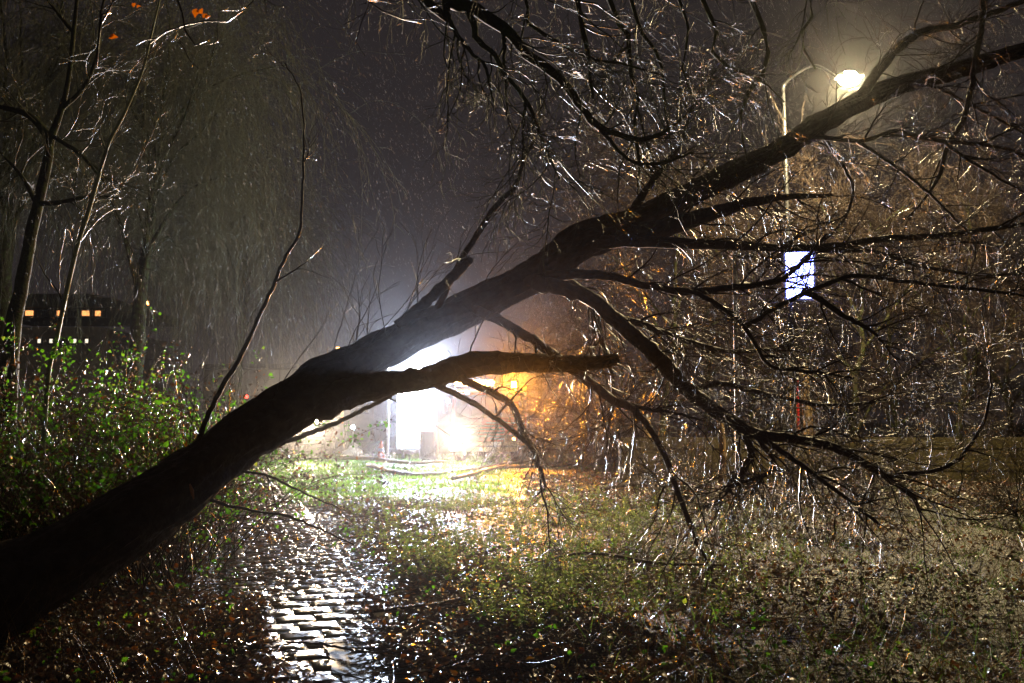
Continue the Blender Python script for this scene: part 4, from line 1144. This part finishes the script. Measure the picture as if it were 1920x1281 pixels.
def big_lamp():
    d = 24.0
    b = foot(1486, d)
    t = thing("street_lamp", "tall street lamp with a curved arm and a warm glaring light at the upper right", "street lamp", b)
    z = zat(152, d) - b[2]
    rod("pole", MATS['dark'], t, (0.05, 0, -.05), (-.05, 0, z - .35), .075, .05)
    e = at(1592, 146, 22.0); ex = e[0] - b[0]; ez = e[2] - b[2] - z
    q = smooth_line([(-.05, 0, z - .4, .045), (-.03, 0, z - .12, .043), (.10, -.2, z + .02, .04), (.45, -.9, z + .06, .036), (ex - .15, -1.9, z + ez, .032)], 30)
    g = Geo(); tubes(g, q[:, :3], q[:, 3], 12); g.build("arm", MATS['dark'], t)
    hd = boxes("lamp_head", MATS['grey'], t, ((ex, -2.0, z + ez + .05), (.62, .3, .1), 0, 0, (.8, .7)), bevel=.02)
    bm = bmesh.new(); bmesh.ops.create_uvsphere(bm, u_segments=20, v_segments=12, radius=1)
    for v in bm.verts: v.co = Vector((ex + v.co.x * .25, -2.0 + v.co.y * .17, z + ez - .02 + v.co.z * .17))
    solid("lens", bm, glow("sodium_lens", (1, .80, .46), 420), hd, 0, True)
    lamp("lamp_light", 'POINT', t, (ex, -2.1, z + ez - .30), 7600, (1.0, .76, .38), .13)
    # lit advertising box on the post
    zc = zat(521, d); c = np.array((at(1490, 521, d)[0], d - .32, zc))
    s = thing("lit_sign", "blue-white lit sign box on the lamp post, crossed by dark branches", "lit sign", c)
    w, h = .66, 1.12
    boxes("casing", principled("blue_casing", (.05, .07, .35), .3), s, ((-w / 2 - .025, 0, 0), (.05, .24, h + .1)), ((w / 2 + .025, 0, 0), (.05, .24, h + .1)), ((0, 0, h / 2 + .025), (w, .24, .05)), ((0, 0, -h / 2 - .025), (w, .24, .05)), bevel=.006)
    boxes("lit_face", glow("sign_face", (.20, .25, 1.0), 26), s, ((0, 0, 0), (w, .2, h)))
    boxes("bracket", MATS['steel'], s, ((-.04, .2, .35), (.06, .22, .05)), ((-.04, .2, -.35), (.06, .22, .05)))
    r = foot(1497, 23.6)
    m = thing("reflection_strip", "slim red strip imitating a red reflection on the street lamp post", "post", r)  # added red rod with a cap, imitates the red reflection on the pole
    zt = zat(712, 23.6) - r[2]
    rod("shaft", MATS['redreflection'], m, (0, 0, -.05), (0, 0, zt), .035, .03)
    rod("cap", MATS['white'], m, (0, 0, zt), (0, 0, zt + .06), .036, .02)
big_lamp()

def fence():
    d = 23.0; n = 10
    x0 = at(1165, 800, d)[0]; x1 = at(2420, 800, d)[0]
    t = thing("fence", "low mossy plank fence in front of the thicket at the right", "fence", (x0, d, 0))
    zt = zat(820, d)
    W = x1 - x0
    rng = random.Random(8)
    for k in range(4):
        z = zt - .13 - k * .255
        boxes("plank", MATS['wood'], t, ((W / 2, rng.uniform(-.004, .004), z), (W, .035, .252)), bevel=.006)
    for i in range(n + 1):
        boxes("post", MATS['wood'], t, ((W / n * i, .075, zt / 2 - .03), (.1, .1, zt + .06)), bevel=.01)
    for px, pt, d, r, lab in ((1214, 778, 25.5, .12, "stout wooden post lit yellow on one side, left end of the fence"), (1350, 752, 22.2, .085, "slim knotty wooden post lit yellow in front of the fence"), (1512, 682, 25, .13, "broad dull wooden pole just right of the red reflection strip")):
        b = foot(px, d); q = thing("wooden_post", lab, "post", b)
        h = zat(pt, d) - b[2]; rg = np.random.default_rng(px)
        f = np.linspace(0, 1, 16)
        g = Geo(); tubes(g, np.column_stack((.05 * np.sin(f * 4), 0 * f, -.05 + h * f)), r * (1 - .15 * f) * (1 + .1 * np.sin(f * 23)), 14, True, .04, rg)
        g.build("shaft", MATS['post'], q)
        rod("cap", MATS['dark'], q, (.05 * math.sin(4), 0, h - .06), (.05 * math.sin(4), 0, h + .02), r * .95, r * .6, 14)
fence()

def far_things():
    # flat dark building
    d = 70.0
    b = foot(540, d); t = thing("flat_roofed_building", "long dark flat-roofed building far behind the trunk", "building", b)
    zt = zat(684, d); W = at(700, 700, d)[0] - at(380, 700, d)[0]
    wl = boxes("wall", MATS['plaster'], t, ((0, 4, zt / 2 - .2), (W, 8, zt - .3)))
    rf = boxes("roof", MATS['roof'], t, ((0, 4, zt - .12), (W + .5, 8.5, .3)), bevel=.04)
    for k in range(6):
        w = boxes("window", MATS['dark'], t, ((-W / 2 + W / 6 * (k + .5), -.02, 2.6), (1.3, .1, 1.3)))
        boxes("pane", MATS['glass'], w, ((-W / 2 + W / 6 * (k + .5), -.08, 2.6), (1.15, .03, 1.15)))
    # house with a lit upper storey
    d = 52.0
    b = foot(40, d); t = thing("building", "house with a strip of glowing orange windows seen through the left trees", "building", b)
    zc = zat(588, d); W = at(178, 588, d)[0] - at(-130, 588, d)[0]
    boxes("wall", MATS['plaster'], t, ((0, 5, zc / 2 - .4), (W - .6, 10, zc - .6)))
    boxes("roof", MATS['roof'], t, ((0, 5, zc + .55), (W + .6, 10.8, .5)), ((0, 5, zc + 1.0), (W - 3, 7, .5)), bevel=.05)
    wm = glow("lit_window", (1.0, .40, .12), 1.7, False)
    xs = [-W / 2 + W * (k + .5) / 12 for k in range(12)]
    for k, x in enumerate(xs):
        f = boxes("window", MATS['dark'], t, ((x, -.06, zc), (W / 12 - .1, .16, .42)))
        boxes("pane", wm if k not in (7, 9) else MATS['glass'], f, ((x + .1 * math.sin(k * 5), -.15, zc + .02 * math.cos(k * 3)), ((W / 12 - .28) * (.55 + .4 * abs(math.sin(k * 2.3))), .04, .26)))
    wc = glow("lit_shop_window", (.9, .8, .6), 1.6, False)
    for k in range(5):
        x = W / 2 - 1.0 - k * .62
        f = boxes("small_window", MATS['dark'], t, ((x, -.06, zc - 1.45), (.26, .16, .4)))
        boxes("pane", wc if k != 2 else MATS['glass'], f, ((x, -.15, zc - 1.45), (.14, .04, .2)))
    # far small lamps
    for px, py, d, lab, w in ((268, 570, 60, "far street lamp glowing orange among the willow twigs", 50), (632, 655, 82, "far orange street lamp just above the leaning trunk", 50)):
        b = foot(px, d); z = zat(py, d) - b[2]
        t = thing("street_lamp", lab, "street lamp", b)
        rod("pole", MATS['dark'], t, (-.9, 0, -.05), (-.9, 0, z + .05), .08, .05)
        rod("arm", MATS['dark'], t, (-.9, 0, z + .05), (-.1, 0, z + .16), .04)
        hd = boxes("lamp_head", MATS['dark'], t, ((0, 0, z + .14), (.5, .24, .12)), bevel=.03)
        boxes("lens", glow("orange_lens", (1, .42, .1), 30, False), hd, ((0, -.06, z + .05), (.24, .28, .2)), bevel=.02)
        lamp("lamp_light", 'POINT', t, (0, -.2, z - .1), w, (1, .5, .15), .1)
    d = 60
    b = foot(462, d); z = zat(744, d) - b[2]
    t = thing("traffic_light", "small far traffic light showing red left of the leaning trunk", "traffic light", b)
    rod("pole", MATS['dark'], t, (0, .12, -.05), (0, .12, z + .4), .06)
    hd = boxes("housing", MATS['black'], t, ((0, 0, z - .3), (.3, .2, .95)), bevel=.03)
    for k, (m, zz) in enumerate(((glow("red_signal", (1, .05, .03), 9, False), z), (MATS['glass'], z - .3), (MATS['glass'], z - .6))):
        rod("lens", m, hd, (0, -.1, zz), (0, -.13, zz), .1)
far_things()

# ------------------------------------------------------------------ rain and wet air
def rain():
    rng = np.random.default_rng(77)
    n = 85000
    y = 10 + 28 * rng.random(n) ** .75
    x = (rng.random(n) - .5) * 1.25 * y
    z = .1 + (1.5 + .55 * y) * rng.random(n)
    d = unit(np.array((.36, -.05, -1.0)) + rng.normal(0, .04, (n, 3)))
    L = (.02 + .035 * rng.random(n))[:, None]
    p = np.column_stack((x, y, z))
    P = np.stack((p, p + d * L * .6, p + d * L), 1)
    r = (.0004 + .0004 * rng.random(n))[:, None] * np.array((.25, 1.0, .5))[None]
    g = Geo(); tubes(g, P, r, 3)
    m = bpy.data.materials.new("rain_drop"); m.use_nodes = True
    nt = m.node_tree
    gl = nt.nodes["Principled BSDF"]; gl.inputs["Base Color"].default_value = (1, 1, 1, 1)
    gl.inputs["Roughness"].default_value = .25; gl.inputs["Transmission Weight"].default_value = 1; gl.inputs["IOR"].default_value = 1.33
    tr = nt.nodes.new("ShaderNodeBsdfTranslucent"); tr.inputs[0].default_value = (.9, .9, .9, 1)
    mx = nt.nodes.new("ShaderNodeMixShader"); mx.inputs[0].default_value = .45
    nt.links.new(gl.outputs[0], mx.inputs[1]); nt.links.new(tr.outputs[0], mx.inputs[2])
    nt.links.new(mx.outputs[0], nt.nodes["Material Output"].inputs["Surface"])
    tag(g.build("rain", m), "fine slanting rain drops in the air in front of the lights", "rain", kind="stuff")
rain()

def haze():
    bm = bmesh.new(); box(bm, (0, 265, 9), (1300, 800, 24))
    m = bpy.data.materials.new("wet_air"); m.use_nodes = True
    nt = m.node_tree; nt.nodes.remove(nt.nodes["Principled BSDF"])
    v = nt.nodes.new("ShaderNodeVolumePrincipled")
    v.inputs["Color"].default_value = (.93, .94, 1.0, 1)
    v.inputs["Density"].default_value = .00023
    v.inputs["Anisotropy"].default_value = .93
    nt.links.new(v.outputs[0], nt.nodes["Material Output"].inputs["Volume"])
    tag(solid("haze", bm, m), "thin mist of rain hanging in the lamp light", "mist", kind="stuff")
haze()
